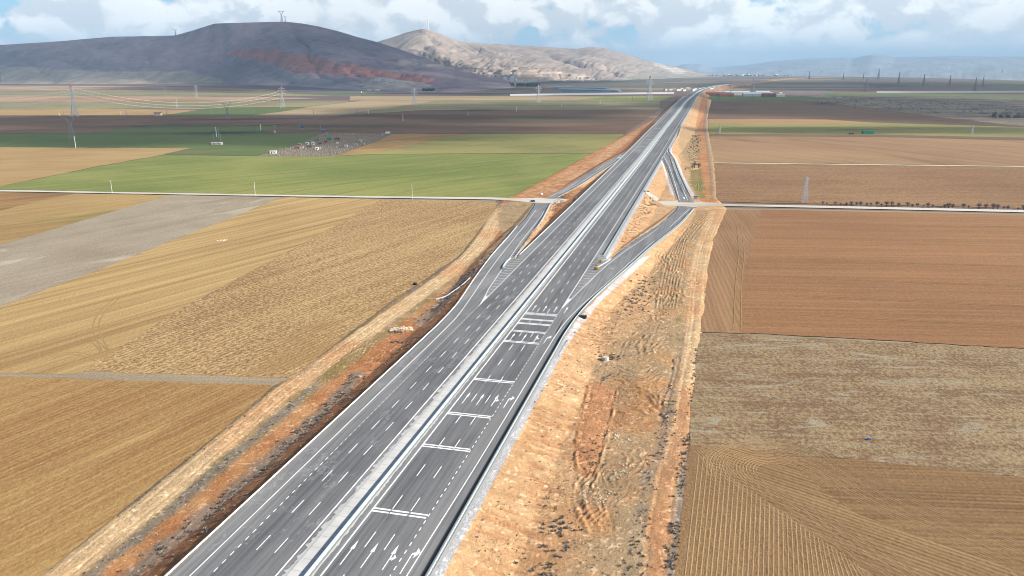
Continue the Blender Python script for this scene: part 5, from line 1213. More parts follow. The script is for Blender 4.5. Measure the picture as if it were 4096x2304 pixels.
FP_ = [(3010, 366, 313), (3373, 319, 288), (3463, 366, 311), (3594, 333, 286), (3693, 346, 295), (3797, 347, 300), (3898, 366, 309), (3930, 347, 304), (3237, 316, 283), (3453, 318, 288), (3513, 318, 274), (3186, 300, 282), (3285, 302, 282), (3117, 300, 280), (2990, 302, 284), (3640, 305, 280), (3705, 300, 276), (4005, 312, 278)]
FP_.sort()
for i, (fx_, yb, yt) in enumerate(FP_):
    p, h_ = hz(fx_, yb, yt); pylon(p, h_, 'dark distant pylon on the right-hand plain, %s counting from the motorway outwards' % ORD[i], 'tower', M_LATTD, .9, k_=1.7 if yb > 330 else 2.4, group='dark pylons on the far right plain')
def hillz(hh, fx_):
    j = int(np.clip(np.searchsorted(hh['x'], fx_), 0, len(hh['x']) - 1)); q_ = hh['P'][:, j]; ang = (q_[:, 2] - H) / np.hypot(q_[:, 0], q_[:, 1]); i = int(np.argmax(ang[:hh['nrow'] + 4])); return Vector(q_[i])
for fx_, px_, lb, kd in ((1126, 10, 'fork pylon on the crest of the dark hill, taller one', 'fork'), (1141, 5.2, 'fork pylon on the crest of the dark hill, shorter one to the right', 'fork'), (699, 5.4, 'small fork pylon in the saddle left of the dark hill top', 'fork')):
    p = hillz(hA, fx_) - Vector((0, 0, 2)); h_ = px_ / F * p.length + 2; pylon(p, h_, lb, kd, M_LATT, .2, k_=2.2, group='pylons on the hill crest')
# --- wires
def wire(A_, B_, sag, r, label, n_=26, group=None):
    P = [A_.lerp(B_, i / n_) - Vector((0, 0, sag * 4 * (i / n_) * (1 - i / n_))) for i in range(n_ + 1)]
    o_ = rel(MB().tube(P, r, 3), type('q', (), {'location': P[0]})).build('power_line', M_WIRE); o_.location = P[0]; return tag(o_, label, 'power line', group)
def top(fx_, yb, fy_): p = UF(fx_, yb); return ZAT(fx_, fy_, math.hypot(p.x, p.y))
pl, h1 = hz(300, 467, 337); pr, h2 = hz(1131, 432, 343)
for i, (ya, ye, sg) in enumerate(((358, 366, 24), (371, 377, 24), (387, 392, 22))):
    wire(top(300, 467, ya) + Vector((9, 0, 0)), top(1131, 432, ye) - Vector((7, 0, 0)), sg, .07, ('topmost', 'middle', 'lowest')[i] + ' wire sagging between the two red-tipped pylons on the left', group='wires of the left power line')
for i, (ya, ye) in enumerate(((358, 392), (372, 412), (385, 430))):
    wire(top(292, 467, ya), top(-260, 500, ye), 8, .08, ('topmost', 'middle', 'lowest')[i] + ' wire leaving the leftmost red-tipped pylon towards the left', group='wires of the left power line')
# --- slim poles
def pole(fx_, yb, yt, label, mat=M_CONCP, arm=1., group='slender poles in the fields', w_=.17):
    p, h_ = hz(fx_, yb, yt); p.z = GZ - .2; r_ = empty('utility_pole', p, label, 'pole', group, .1); MB().bar((0, 0, 0), (0, 0, h_), w_ * 1.25, w_ * .8, 6).build('pole', mat, r_)
    a = MB().bar((-arm, 0, h_ - .25), (arm, 0, h_ - .1), w_ * .55)
    for x in (-.85, 0, .85): a.bar((x * arm, 0, h_ - .15), (x * arm, 0, h_ + .25), w_ * .4)
    a.build('crossarm', M_POST, r_); return r_
pole(449, 773, 721, 'white pole by the country road in the photo\'s left, leftmost of three', w_=.16, group='white poles along the country road'); pole(1021, 783, 728, 'white pole by the country road, middle one of three', w_=.16, group='white poles along the country road'); pole(1649, 794, 738, 'white pole with small foot block by the country road, nearest the motorway', w_=.16, group='white poles along the country road')
for i, (fx_, yb, yt, dk) in enumerate(((303, 591, 544, 0), (866, 547, 508, 0), (875, 553, 515, 1), (854, 553, 538, 1), (883, 568, 537, 1), (237, 462, 445, 0), (484, 460, 443, 0), (506, 462, 440, 1), (646, 458, 440, 1), (667, 459, 435, 1), (845, 455, 434, 1), (1014, 456, 441, 1), (1097, 456, 440, 1), (1254, 456, 436, 1), (1043, 521, 497, 0), (1100, 531, 500, 1), (1024, 530, 500, 1), (1195, 495, 475, 1), (1281, 512, 480, 1),
                                       (1612, 484, 456, 0), (1872, 462, 444, 0), (2066, 445, 425, 0), (2247, 428, 412, 0), (2400, 414, 399, 0), (1349, 467, 450, 1), (1426, 458, 437, 1), (1473, 455, 435, 0), (2530, 403, 385, 1))):
    pole(fx_, yb, yt, 'thin %s pole in the left fields, %s counting along the scattered line' % ('dark' if dk else 'pale', ORD[i]), M_LATTD if dk else M_CONCP, .9, w_=.20 + .00016 * UF(fx_, yb).length)
for i, x in enumerate((1838, 1898, 1948, 2000, 2042, 2106)): pole(x - 100, 371, 359, 'catenary mast beside the railway, %s from the left' % ORD[i], M_LATT, 1., 'railway masts', .35)

# --- wind turbines
def turbine(p, h_, label, ph, group):
    r_ = empty('wind_turbine', p - Vector((0, 0, 8)), label, 'wind turbine', group, facing(p) + .3); w_ = max(1.6, h_ * .022); hb = h_ + 8
    MB().bar((0, 0, 0), (0, 0, hb), w_ * 1.25, w_ * .7, 10).build('tower', M_WHITE, r_); MB().box((0, 1.5, hb + 1), (3.6, 10, 3.8)).build('nacelle', M_WHITE, r_)
    hub = MB().bar((0, -4, hb + 1), (0, -6.5, hb + 1), 2.2, 1., 8).build('hub', M_WHITE, r_); bl = h_ * .52
    for i in range(3):
        a = ph + i * 2 * math.pi / 3; q_ = Vector((math.sin(a), 0, math.cos(a))); t_ = Vector((q_.z, 0, -q_.x)); b = MB(); c0 = Vector((0, -5.5, hb + 1)); k0 = 0
        for f, wd_ in ((0, .9), (.2, 1.7), (.6, 1.1), (1, .25)):
            c_ = c0 + q_ * bl * f; 
            for d_ in (t_ * wd_, Vector((0, .5 * (1.1 - f), 0)), -t_ * wd_, Vector((0, -.5 * (1.1 - f), 0))): b.V.append(tuple(c_ + d_))
        for s_ in range(3):
            for e_ in range(4): a0 = 4 * s_ + e_; a1 = 4 * s_ + (e_ + 1) % 4; b.F.append((a0, a1, a1 + 4, a0 + 4))
        b.F += [(3, 2, 1, 0), (12, 13, 14, 15)]; b.build('blade', M_WHITE, hub)
TB = [(1677, 205 / 2.576 + 30, 'lowest turbine at the left end of the group on the pale summit', 1.9), (1687, 98, 'second turbine from the left on the pale summit', 1.0), (1696, 84.5, 'third turbine from the left on the pale summit', .5), (1706.5, 65, 'tall turbine left of the rightmost pair on the pale summit', 0), (1713.5, 63, 'tallest turbine at the right end of the pale summit group', .3),
      (1963, 141, 'lone wind turbine on the middle of the long ridge', .35), (2311, 169, 'leftmost turbine of the four on the far knoll', .2), (2328, 157, 'tall second turbine of the four on the far knoll', 2.0), (2352, 171, 'small third turbine of the four on the far knoll', 1.5), (2369, 151, 'rightmost turbine of the four on the far knoll', 1.0)]
for fx_, yt, lb, ph in TB:
    p = hillz(hB, fx_); d_ = math.hypot(p.x, p.y); h_ = ZAT(fx_, yt, d_).z - p.z; turbine(p, max(h_, 30), lb, ph, 'wind turbines on the pale ridge')

# --- huts and the truck at the vineyard
def hut(fx_, fy_, l_, d_, h_, wall, roof, label, rz=.1, gable=True, group='garden huts in the vineyard', name='garden_hut', cat='hut'):
    p = UF(fx_, fy_); p.z = GZ - .25; r_ = empty(name, p, label, cat, group, rz); MB().box((0, 0, h_ / 2), (l_, d_, h_)).build('wall', wall, r_)
    if gable:
        e_ = .25; m_ = MB(); m_.V = [(-l_ / 2 - e_, -d_ / 2 - e_, h_), (l_ / 2 + e_, -d_ / 2 - e_, h_), (l_ / 2 + e_, d_ / 2 + e_, h_), (-l_ / 2 - e_, d_ / 2 + e_, h_), (-l_ / 2 - e_, 0, h_ + d_ * .28), (l_ / 2 + e_, 0, h_ + d_ * .28)]
        m_.F = [(0, 1, 5, 4), (2, 3, 4, 5), (0, 4, 3), (1, 2, 5), (0, 3, 2, 1)]; m_.build('roof', roof, r_)
    else: MB().box((0, 0, h_ + .1), (l_ + .4, d_ + .4, .2)).build('roof', roof, r_)
    MB().box((-l_ * .2, -d_ / 2 - .02, h_ * .42), (min(1., l_ * .3), .06, h_ * .8)).build('door', M_BROWNW, r_); MB().box((l_ * .2, -d_ / 2 - .02, h_ * .55), (min(1.2, l_ * .3), .05, h_ * .3)).build('window', M_GLASS, r_)
    return r_
cb2 = lambda x, y: (1000 + x / 3.68, 480 + y / 3.68)
HU = [(343, 492, 6.5, 3.4, 2.8, M_WHITE, M_WHITE, 0, 'long white cabin at the lower left corner of the vineyard'), (700, 425, 4.5, 3.2, 2.4, M_TILE, M_BROWNW, 1, 'orange-brown hut above the white cabin'), (750, 412, 5, 3, 2.6, M_CREAM, M_BROWNW, 1, 'beige hut touching the orange-brown one'),
      (845, 362, 3.4, 3, 2.6, M_WHITE, M_WHITE, 0, 'white box hut at the vineyard\'s upper left edge, left of two'), (928, 362, 3.0, 3, 2.7, M_WHITE, M_TIN, 1, 'white peaked hut at the vineyard\'s upper left edge, right of two'), (875, 402, 5, 3, 1.8, M_ROCKD, M_ROCKD, 0, 'low dark shed between the white huts and the orange one'),
      (988, 435, 3.4, 3, 2.6, M_WHITE, M_WHITE, 0, 'small white hut in the centre foreground of the vineyard'), (1038, 428, 1.2, 1.4, 2.2, M_WHITE, M_WHITE, 0, 'narrow white cabinet beside the small central white hut'), (990, 298, 4.2, 2.6, 1.8, M_GREEN, M_GREEN, 0, 'green low shed at the vineyard\'s upper edge'),
      (1170, 292, 5.4, 3.2, 2.4, M_GREEN, M_GREEN, 1, 'green-roofed hut near the middle of the vineyard'), (1290, 290, 6.0, 3.2, 2.4, M_BROWNW, M_BROWNW, 1, 'brown hut right of the green-roofed hut'), (1118, 330, 4, 3, 2.2, M_TILE, M_BROWNW, 1, 'dark red shed below the green-roofed hut'),
      (1622, 325, 3.2, 3, 2.6, M_CREAM, M_WHITE, 0, 'cream hut alone at the right side of the vineyard'), (1412, 392, 3.8, 2.6, 2.0, M_TIN, M_TIN, 0, 'silver shed near the lower right vineyard edge'), (1350, 405, 5., 2.4, 1.2, M_ROCKD, M_BROWNW, 0, 'dark low lean-to left of the silver shed'), (1560, 370, 3., 2.4, 1.6, M_CREAM, M_CREAM, 0, 'pale low shed right of the silver shed'),
      (1285, 352, 2.2, 2, 1.8, M_WHITE, M_WHITE, 0, 'tiny white box in the vineyard\'s middle'), (1680, 356, 2., 2, 1.6, M_WHITE, M_ROCKD, 0, 'tiny white box at the right tip of the shed row'), (735, 368, 4.2, 2.4, 1.5, M_PIPE, M_TIN, 0, 'grey low shed at the left upper edge beside the white box hut'), (1035, 352, 4., 2.4, 1.2, M_BROWNW, M_ROCKD, 0, 'brown low shed right of the peaked white hut')]
for x, y, a, b, c_, m1, m2_, g_, lb in HU: fx_, fy_ = cb2(x, y); hut(fx_, fy_, a, b, c_, m1, m2_, lb, .15 * random.random(), bool(g_))
fx_, fy_ = cb2(770, 115); hut(fx_, fy_, 5, 2.4, 2.2, M_BLUE, M_BLUE, 'dark blue container alone in the brown field above the vineyard', 0, False, 'field containers', 'container', 'container')
fx_, fy_ = cb2(1070, 172); hut(fx_, fy_, 5, 2.4, 2.6, M_BLUE, M_TIN, 'bright blue container at the track above the vineyard', 0, False, 'field containers', 'container', 'container')
fx_, fy_ = cb2(362, 188); hut(fx_, fy_, 1.8, 1.6, 3, M_WHITE, M_WHITE, 'small white cabinet under the dark pole above the vineyard', 0, False, 'field containers', 'cabinet', 'cabinet')
hut(868, 578, 12, 5, 2.6, M_CREAM, M_WHITE, 'derelict pale pump house in the dark green field', 0, False, None, 'pump_house', 'pump house')
hut(632, 461, 13, 7, 4., M_CREAM, M_TILE, 'red-roofed white farmhouse beside the bright green strip', 0, True, None, 'farm_house', 'house')
hut(3470, 536, 14, 6, 4.5, M_GREEN, M_GREEN, 'green shed on the border of the far right olive field', 0, False, None, 'green_shed', 'shed')
hut(3405, 537, 6, 3, 2, M_ROCKD, M_ROCKD, 'small dark dump beside the green shed', 0, False, None, 'dark_shed', 'shed')
fx_, fy_ = cb2(2030, 205); p = UF(fx_, fy_); p.z = GZ - .25
r_ = empty('truck', p, 'white and green lorry parked at the upper right corner of the vineyard', 'truck', None, R(178))
MB().box((0, 0, 2.0), (6.0, 2.5, 2.4)).build('cargo_box', M_WHITE, r_); MB().box((-4.2, 0, 1.5), (1.9, 2.4, 2.2)).build('cab', M_GREEN, r_); MB().box((0, 0, .7), (8.6, 1.2, .3)).build('chassis', M_ROCKD, r_); MB().box((-5.17, 0, 2.0), (.06, 2.0, .8)).build('windscreen', M_GLASS, r_)
for x in (-4.1, 1.8): 
    for y in (-1.1, 1.1): MB().bar((x, y - .15, .5), (x, y + .15, .5), .5, n=10).build('wheel', M_BLACK, r_)
p = UF(1532, 536); p.z = GZ - .25; r_ = empty('parked_car', p, 'dark car parked left of the lorry at the vineyard corner', 'car', None, R(4)); MB().box((0, 0, .65), (4.3, 1.7, .7)).build('body', M_PIPE, r_); MB().box((-.2, 0, 1.2), (2.3, 1.5, .5)).build('cabin', M_GLASS, r_)
for x in (-1.3, 1.3):
    for y in (-.8, .8): MB().bar((x, y - .1, .32), (x, y + .1, .32), .32, n=8).build('wheel', M_BLACK, r_)
# vineyard stakes
vp = [UF(*q_) for q_ in ((1027, 624), (1337, 625), (1516, 561), (1565, 535), (1296, 532), (1255, 548), (1190, 580))]; rn = random.Random(3)
xs_ = [q_.x for q_ in vp]; ys_ = [q_.y for q_ in vp]; cand = []
y = min(ys_)
da = Vector((math.cos(R(40)), math.sin(R(40)), 0)); dbb = Vector((-da.y, da.x, 0)); cen = Vector((sum(xs_) / 7, sum(ys_) / 7, 0))
for i in range(-130, 130):
    for j in range(-160, 160):
        q_ = cen + da * (i * 6.0 + rn.random() * 1.5) + dbb * (j * 3.4 + rn.random() * .8)
        if min(xs_) < q_.x < max(xs_) and min(ys_) < q_.y < max(ys_) and rn.random() < .8: cand.append(q_)
ins = inpoly(np.array([q_.x for q_ in cand]), np.array([q_.y for q_ in cand]), [(q_.x, q_.y) for q_ in vp]); cand = [q_ for q_, f in zip(cand, ins) if f]; cand.sort(key=lambda q_: q_.length)
stk = MB().bar((0, 0, 0), (.08, 0, 1.75), .085, n=4).build('vine_stake', M_CREAM); stk.location = cand[0] + Vector((0, 0, GZ - .2)); tag(stk, 'pale leaning stake in the crowded rows of the fenced vineyard', 'stake', 'pale stakes of the vineyard')
for q_ in cand[1:300]:
    o_ = stk.copy(); C.objects.link(o_); o_.location = q_ + Vector((0, 0, GZ - .2)); o_.rotation_euler = (rn.random() * .3 - .15, rn.random() * .3 - .15, rn.random() * 3)
mb = MB(); vines = MB()
for q_ in cand[300::2]: mb.bar((q_.x, q_.y, GZ - .2), (q_.x + rn.random() * .3 - .15, q_.y, GZ + 1.1 + .3 * rn.random()), .07, n=3)
for q_ in cand:
    for e_ in range(2): a = q_ + Vector((rn.random() * 3 - 1.5, rn.random() * 2 - 1, GZ - .2)); vines.bar(a, a + Vector((rn.random() * 1.4 - .7, rn.random() - .5, .5 + .5 * rn.random())), .09, n=3)
tag(mb.build('vine_stake', M_CREAM), kind='stuff'); tag(vines.build('vines', M_WOOD), kind='stuff')

# --- railway with retaining walls and the train
M_WALLG = plain('pale_concrete_wall', (.55, .56, .56), .9)
def wallrun(pts, h_, label, mat=M_WALLG, w_=3.):
    P = [UF(*q_) for q_ in pts]; mb = MB()
    for a, b in zip(P[:-1], P[1:]):
        d_ = (b - a).normalized(); n_ = Vector((-d_.y, d_.x, 0)) * w_ / 2; k0 = len(mb.V)
        for z_ in (GZ - 1, GZ + h_):
            for q_ in (a - n_, b - n_, b + n_, a + n_): mb.V.append((q_.x, q_.y, z_))
        mb.F += [(k0, k0 + 3, k0 + 2, k0 + 1), (k0 + 4, k0 + 5, k0 + 6, k0 + 7)] + [(k0 + i, k0 + (i + 1) % 4, k0 + 4 + (i + 1) % 4, k0 + 4 + i) for i in range(4)]
    return tag(mb.build('retaining_wall', mat), label, 'wall', 'pale walls beside the railway')
wallrun([(1165, 364), (1230, 367.5), (1330, 369.5), (1446, 371)], 5, 'white wall left of the railway, under the dark hill'); wallrun([(2040, 383), (2300, 379.5), (2540, 376.5), (2695, 374.5)], 5.5, 'long white wall in front of the turquoise train', w_=4)
wallrun([(3130, 371), (3330, 372)], 5, 'pale wall behind the farm roofs on the right'); wallrun([(3505, 371.5), (4096, 370), (4900, 369)], 6, 'long pale wall across the right-hand plain')
rb = [UF(-600, 366), UF(600, 368), UF(1446, 374), UF(2100, 374), UF(2700, 371)]
ra = edgewalk(rb, 9); rc_ = edgewalk(rb, -9)
ribbon('railway_bed', [p + Vector((0, 0, 2.6)) for p in rc_], [p + Vector((0, 0, 2.6)) for p in ra], M_PATH, 40, 0, sm=1)
r_ = empty('passenger_train', UF(2325, 371) + Vector((0, 0, 3.)), 'long turquoise and white express train on the distant railway', 'train', None, 0)
T0, T1 = UF(2212, 371.5), UF(2438, 371.5); n_ = 8; Lc = (T1 - T0).length / n_
for i in range(n_):
    c_ = T0.lerp(T1, (i + .5) / n_) - UF(2325, 371); c_.z = 0; m_ = MB(); hl = Lc * .48
    if i in (0, n_ - 1):
        sg = -1 if i == 0 else 1; m_.poly([(c_.x - sg * hl, c_.y - 1.6), (c_.x + sg * hl * .7, c_.y - 1.6), (c_.x + sg * hl, c_.y - .5), (c_.x + sg * hl, c_.y + .5), (c_.x + sg * hl * .7, c_.y + 1.6), (c_.x - sg * hl, c_.y + 1.6)][::sg], .4, 3.6)
    else: m_.box((c_.x, c_.y, 2.2), (hl * 2, 3.2, 3.6))
    cr_ = m_.build('carriage', M_TEAL, r_); MB().box((c_.x, c_.y - 1.62, 2.7), (hl * 1.7, .06, .8)).build('window', M_GLASS, cr_); MB().box((c_.x, c_.y, 4.08), (hl * 1.9, 2.6, .16)).build('roof', M_WHITE, cr_)
# --- solar panels
sp_ = None; cnt = 0
M_PV = plain('solar_glass', (.22, .27, .33), .25, .1)
for rw, (x0, y0, x1, y1, n_) in enumerate(((1610, 825, 2140, 836, 24), (1660, 845, 2260, 862, 26))):
    for i in range(n_):
        f = i / (n_ - 1); p = UF(1600 + (x0 + (x1 - x0) * f) / 2.576, 30 + (y0 + (y1 - y0) * f + 8) / 2.576)
        lb = 'tilted solar table behind the train, in the %s row of the array' % ('rear' if rw == 0 else 'front')
        if sp_ is None:
            sp_ = empty('solar_table', p, lb, 'solar panel', 'solar tables behind the train', 0)
            m_ = MB(); m_.V = [(-10, -5, 1.5), (10, -5, 1.5), (10, 5, 9.5), (-10, 5, 9.5), (-10, -5, 1.2), (10, -5, 1.2), (10, 5, 9.2), (-10, 5, 9.2)]; m_.F = [(0, 1, 2, 3), (7, 6, 5, 4), (0, 4, 5, 1), (1, 5, 6, 2), (2, 6, 7, 3), (3, 7, 4, 0)]; m_.build('panel', M_PV, sp_)
            MB().box((0, 0, 2.6), (.8, .8, 5.2)).build('support', M_POST, sp_)
            sp_.rotation_euler.z = .7
        else: copy_tree(sp_, p, .7, lb)
# --- bridge where the far motorway rises
s_ = ST(c6(1250, 720))[0]; pb = []
def onroad(fn, x, y, t_):
    q_ = fn(x, y, 8); s0 = 2000 + min(range(len(far)), key=lambda i: (far[i] - q_).length) * 0 + fl[min(range(len(far)), key=lambda i: (far[i] - q_).length)]; return s0
sA = onroad(c6, 1240, 640, 0)
r_ = empty('motorway_bridge', RW(sA, -43.6), 'pale concrete underpass bridge where the distant motorway bends', 'bridge'); r_.location.z = GZ
m_ = MB(); 
def rwl(s, t, z): q_ = RW(s, t); return (q_.x, q_.y, z)
zz = RW(sA, TC).z
for (s0, s1) in ((sA - 62, sA - 30), (sA - 14, sA + 22), (sA + 36, sA + 70)):
    k0 = len(m_.V); 
    for z_ in (GZ - .5, zz - .1):
        for s1_, t_ in ((s0, -44.5), (s0, -41.6), (s1, -41.6), (s1, -44.5)): m_.V.append(rwl(s1_, t_, z_))
    m_.F += [(k0, k0 + 3, k0 + 2, k0 + 1), (k0 + 4, k0 + 5, k0 + 6, k0 + 7)] + [(k0 + i, k0 + (i + 1) % 4, k0 + 4 + (i + 1) % 4, k0 + 4 + i) for i in range(4)]
rel(m_, r_).build('abutment', M_WHITE, r_); m_ = MB(); k0 = 0
for z_ in (zz - 2.4, zz + .5):
    for s1_, t_ in ((sA - 64, -44.4), (sA - 64, -41.2), (sA + 72, -41.2), (sA + 72, -44.4)): m_.V.append(rwl(s1_, t_, z_))
m_.F += [(0, 3, 2, 1), (4, 5, 6, 7)] + [(i, (i + 1) % 4, 4 + (i + 1) % 4, 4 + i) for i in range(4)]; rel(m_, r_).build('deck_beam', M_WHITE, r_)
m_ = MB()
for z_ in (GZ, zz - 2):
    for s1_, t_ in ((sA - 31, -44.2), (sA - 31, -42.3), (sA + 37, -42.3), (sA + 37, -44.2)): m_.V.append(rwl(s1_, t_, z_))
m_.F += [(0, 3, 2, 1), (4, 5, 6, 7)] + [(i, (i + 1) % 4, 4 + (i + 1) % 4, 4 + i) for i in range(4)]; rel(m_, r_).build('opening_shade', M_DRAIN_SHADE, r_)  # solid dark block stands for the shade inside the bridge
sB = onroad(c6, 1650, 570, 0); q_ = RW(sB, -43); r_ = empty('road_underpass', q_, 'grey underpass portal in the orange embankment beyond the bridge', 'underpass', None, facing(q_)); r_.location.z = GZ
hB_ = RW(sB, TC).z - GZ
for x in (-11, 9): MB().box((x, -2, hB_ / 2), (8, 12, hB_)).build('wing_wall', M_PIPE, r_)
MB().box((-1, -1, hB_ / 2 - .5), (13, 3, hB_ - 1)).build('opening_shade', M_DRAIN_SHADE, r_)  # dark box painted in for the shade of the portal
# --- farm sheds, village, quarry works
BR = [(2862, 383, 60, 20, 8, M_BROWNW, M_TILE, 'long red-roofed shed nearest the motorway'), (2905, 386, 45, 14, 7, M_TILE, M_TILE, 'red barn right of the long red-roofed shed'), (2890, 377, 50, 14, 8, M_CREAM, M_TIN, 'pale tin-roofed hall behind the red barn'), (2960, 379, 62, 16, 8, M_CREAM, M_TIN, 'wide blue-white roofed hall in the middle of the farm'),
      (3030, 385, 95, 18, 8, M_PIPE, M_TIN, 'longest shed with white-blue roof in front of the farm'), (3075, 388, 42, 14, 8, M_BROWNW, M_BROWNW, 'brown stack right of the longest shed'), (3110, 387, 44, 12, 5, M_CREAM, M_CREAM, 'low beige wall shed at the right end of the farm'), (3050, 374, 50, 12, 6, M_CREAM, M_TIN, 'pale roof behind the longest shed'), (3122, 382, 9, 8, 8, M_WHITE, M_WHITE, 'small white cabin at the right end of the farm'), (2870, 372, 10, 10, 8, M_WHITE, M_TILE, 'small red-roofed house under the bridge')]
for x, y, a, b, c_, m1, m2_, lb in BR: hut(x, y, a, b, c_, m1, m2_, lb, 0, True, 'farm sheds right of the distant motorway', 'farm_shed', 'shed')
rn = random.Random(21)
for i in range(14):
    hut(2660 + i * 15 + rn.random() * 8, 357 + rn.random() * 8, 9 + 10 * rn.random(), 8, 5 + 3 * rn.random(), M_WHITE if i % 2 else M_CREAM, M_TILE if rn.random() < .6 else M_TIN, 'small %s house in the settlement left of the distant bridge, %s from the left' % ('white' if i % 2 else 'cream', ORD[i]), rn.random(), True, 'houses left of the distant bridge', 'village_house', 'house')
for i in range(22):
    hut(2890 + i * 16 + rn.random() * 9, 297 + rn.random() * 6, 24 + 20 * rn.random(), 14, 9 + 6 * rn.random(), M_WHITE if i % 3 else M_CREAM, M_TIN if rn.random() < .5 else M_TILE, 'tiny pale building of the far village on the right plain, %s from the left' % ORD[i], rn.random(), True, 'buildings of the far village', 'village_house', 'house')
for i in range(9):
    hut(2770 + i * 6 + rn.random() * 3, 304 - i * .2 + rn.random() * 2, 26, 16, 12 + 8 * rn.random(), M_WHITE, M_WHITE, 'white works building at the tip of the pale ridge, %s from the left' % ORD[i], rn.random(), False, 'works at the tip of the pale ridge', 'works_building', 'works building')
def silo(fx_, fy_, r, h_, lb, grp): p = UF(fx_, fy_); o_ = empty('silo', p, lb, 'silo', grp); MB().bar((0, 0, 0), (0, 0, h_), r, n=14).build('barrel', M_WHITE, o_); MB().bar((0, 0, h_), (0, 0, h_ + r * .7), r * 1.02, .3, 14).build('cap', M_TIN, o_)
for i, (x, h_) in enumerate(((2014, 30), (2022, 26), (2043, 34), (2050, 38), (2062, 24))): silo(x, 329, 7, h_, 'white silo of the works below the peach quarry, %s from the left' % ORD[i], 'silos below the peach quarry')
for i, x in enumerate((2028, 2036, 2070, 2085, 2120, 2290, 2308, 2330, 2372)): hut(x, 329 if x < 2200 else 321, 26, 14, 14, M_WHITE, M_TIN, 'pale works hall at the foot of the pale ridge, %s from the left' % ORD[i], .1, False, 'works halls at the ridge foot', 'works_hall', 'works hall')
p = UF(1535, 352); r_ = empty('stone_crusher', p, 'blue-grey stone crushing plant with sloping conveyors in the quarry', 'crushing plant')
MB().box((0, 0, 30), (20, 16, 20)).box((-46, 0, 34), (16, 12, 16)).box((40, 0, 22), (34, 14, 12)).build('hopper_tower', M_PIPE, r_)
for a, b in (((-20, -4, 44), (24, -8, 12)), ((10, -4, 38), (52, -8, 20)), ((-46, -2, 40), (0, -6, 20)), ((30, 0, 30), (62, -4, 34))): MB().bar(a, b, 2.2).build('conveyor', M_TIN, r_)
MB().box((10, 4, 8), (110, 20, 18)).build('base', M_PIPE, r_)
for i, x in enumerate((1462, 1478, 1492, 1510, 1560, 1590)): hut(x, 362, 16, 9, 5, M_WHITE if i % 2 else M_PIPE, M_TIN, 'small %s site building in front of the stone crusher, %s from the left' % ('white' if i % 2 else 'grey', ORD[i]), .1, False, 'site buildings by the stone crusher', 'site_building', 'site building')
# spoil heaps
for i, (x, y, w_, h_) in enumerate(((1640, 352, 40, 26), (1720, 350, 62, 24), (1600, 358, 36, 14), (1700, 357, 60, 12), (1440, 350, 46, 16))):
    p = UF(x, y); o_ = MB().blob((0, 0, 0), 1, 3, i, 1., .18).build('spoil_heap', M_ROCK, smooth_=False); o_.location = p; o_.scale = (w_, w_ * .6, h_); tag(o_, 'pale spoil heap at the quarry works, %s in size' % ('third largest', 'largest', 'smallest', 'second largest', 'fourth largest')[i], 'spoil heap', 'spoil heaps at the quarry')
# --- woods and trees
cf = MB(); rn = random.Random(4)
for i in range(900):
    f = rn.random(); x = 1855 + 305 * f; yb = (320 + 17 * f) + rn.random() * 4 if f < .62 else (330 + 5 * f) + rn.random() * 6
    if .66 < f < .69: continue
    p = UF(x, yb + 6); h_ = 8 + 7 * rn.random(); cf.bar((p.x, p.y, GZ), (p.x, p.y, GZ + h_), 3.4, .2, 5)
for i in range(160):
    x = 1690 + 50 * rn.random(); p = UF(x, 362 + rn.random() * 3); h_ = 6 + 4 * rn.random(); cf.bar((p.x, p.y, GZ), (p.x, p.y, GZ + h_), 3, .2, 5)
for i in range(260):
    x = 2860 + 60 * rn.random() if i < 60 else 2700 + 900 * rn.random(); p = UF(x, 376 + rn.random() * 3) if i < 60 else UF(x, 296 + rn.random() * 9); h_ = 6 + 5 * rn.random(); cf.blob((p.x, p.y, GZ + 3), 4 if i < 60 else 12, 1, i, .8, .4)
tag(cf.build('conifer_wood', M_CONIF), kind='stuff')
def shrubmesh(seed, h_, spread, n_=170, th=.045):
    rn = random.Random(seed); tw = MB(); tk = MB(); st = []
    for i in range(5):
        a = rn.random() * 6.28; b = Vector((math.cos(a) * spread * .35, math.sin(a) * spread * .35, h_ * (.35 + .2 * rn.random()))); tk.bar((0, 0, -.2), b, .11, .06, 5); st.append(b)
    for i in range(n_):
        a = rn.random() * 6.28; r_ = spread * math.sqrt(rn.random()); e_ = Vector((math.cos(a) * r_, math.sin(a) * r_, h_ * (.35 + .68 * rn.random() * (1 - (r_ / spread) ** 2 * .5)))); b = rn.choice(st); m1 = b.lerp(e_, .5) + Vector((rn.random() - .5, rn.random() - .5, rn.random() * .3)) * .3
        tw.bar(b, m1, th * 1.3, th, 3); tw.bar(m1, e_, th, th * .5, 3)
        for q_ in range(2): d_ = Vector((rn.random() - .5, rn.random() - .5, rn.random() * .8)) * 1.1; tw.bar(m1.lerp(e_, .5), m1.lerp(e_, .5) + d_, th * .7, th * .4, 3)
    return tk, tw
protos = []
for sd in range(5):
    tk, tw = shrubmesh(sd, 4.2, 2.0, 90, .05); protos.append((tk, tw))
def shrub(p, variant, sc_, label, group, name='bare_shrub', cat='shrub'):
    global shr
    if variant not in shr:
        r_ = empty(name, p, label, cat, group); tk, tw = protos[variant]; tk.build('trunk', M_TRUNK, r_); tw.build('crown', M_WOOD, r_); shr[variant] = r_
    else: r_ = copy_tree(shr[variant], p, random.random() * 6, label, group)
    r_.scale = (sc_, sc_, sc_); return r_
shr = {}
ce = lambda x, y: (3000 + x / 2.3504, 650 + y / 2.3504)
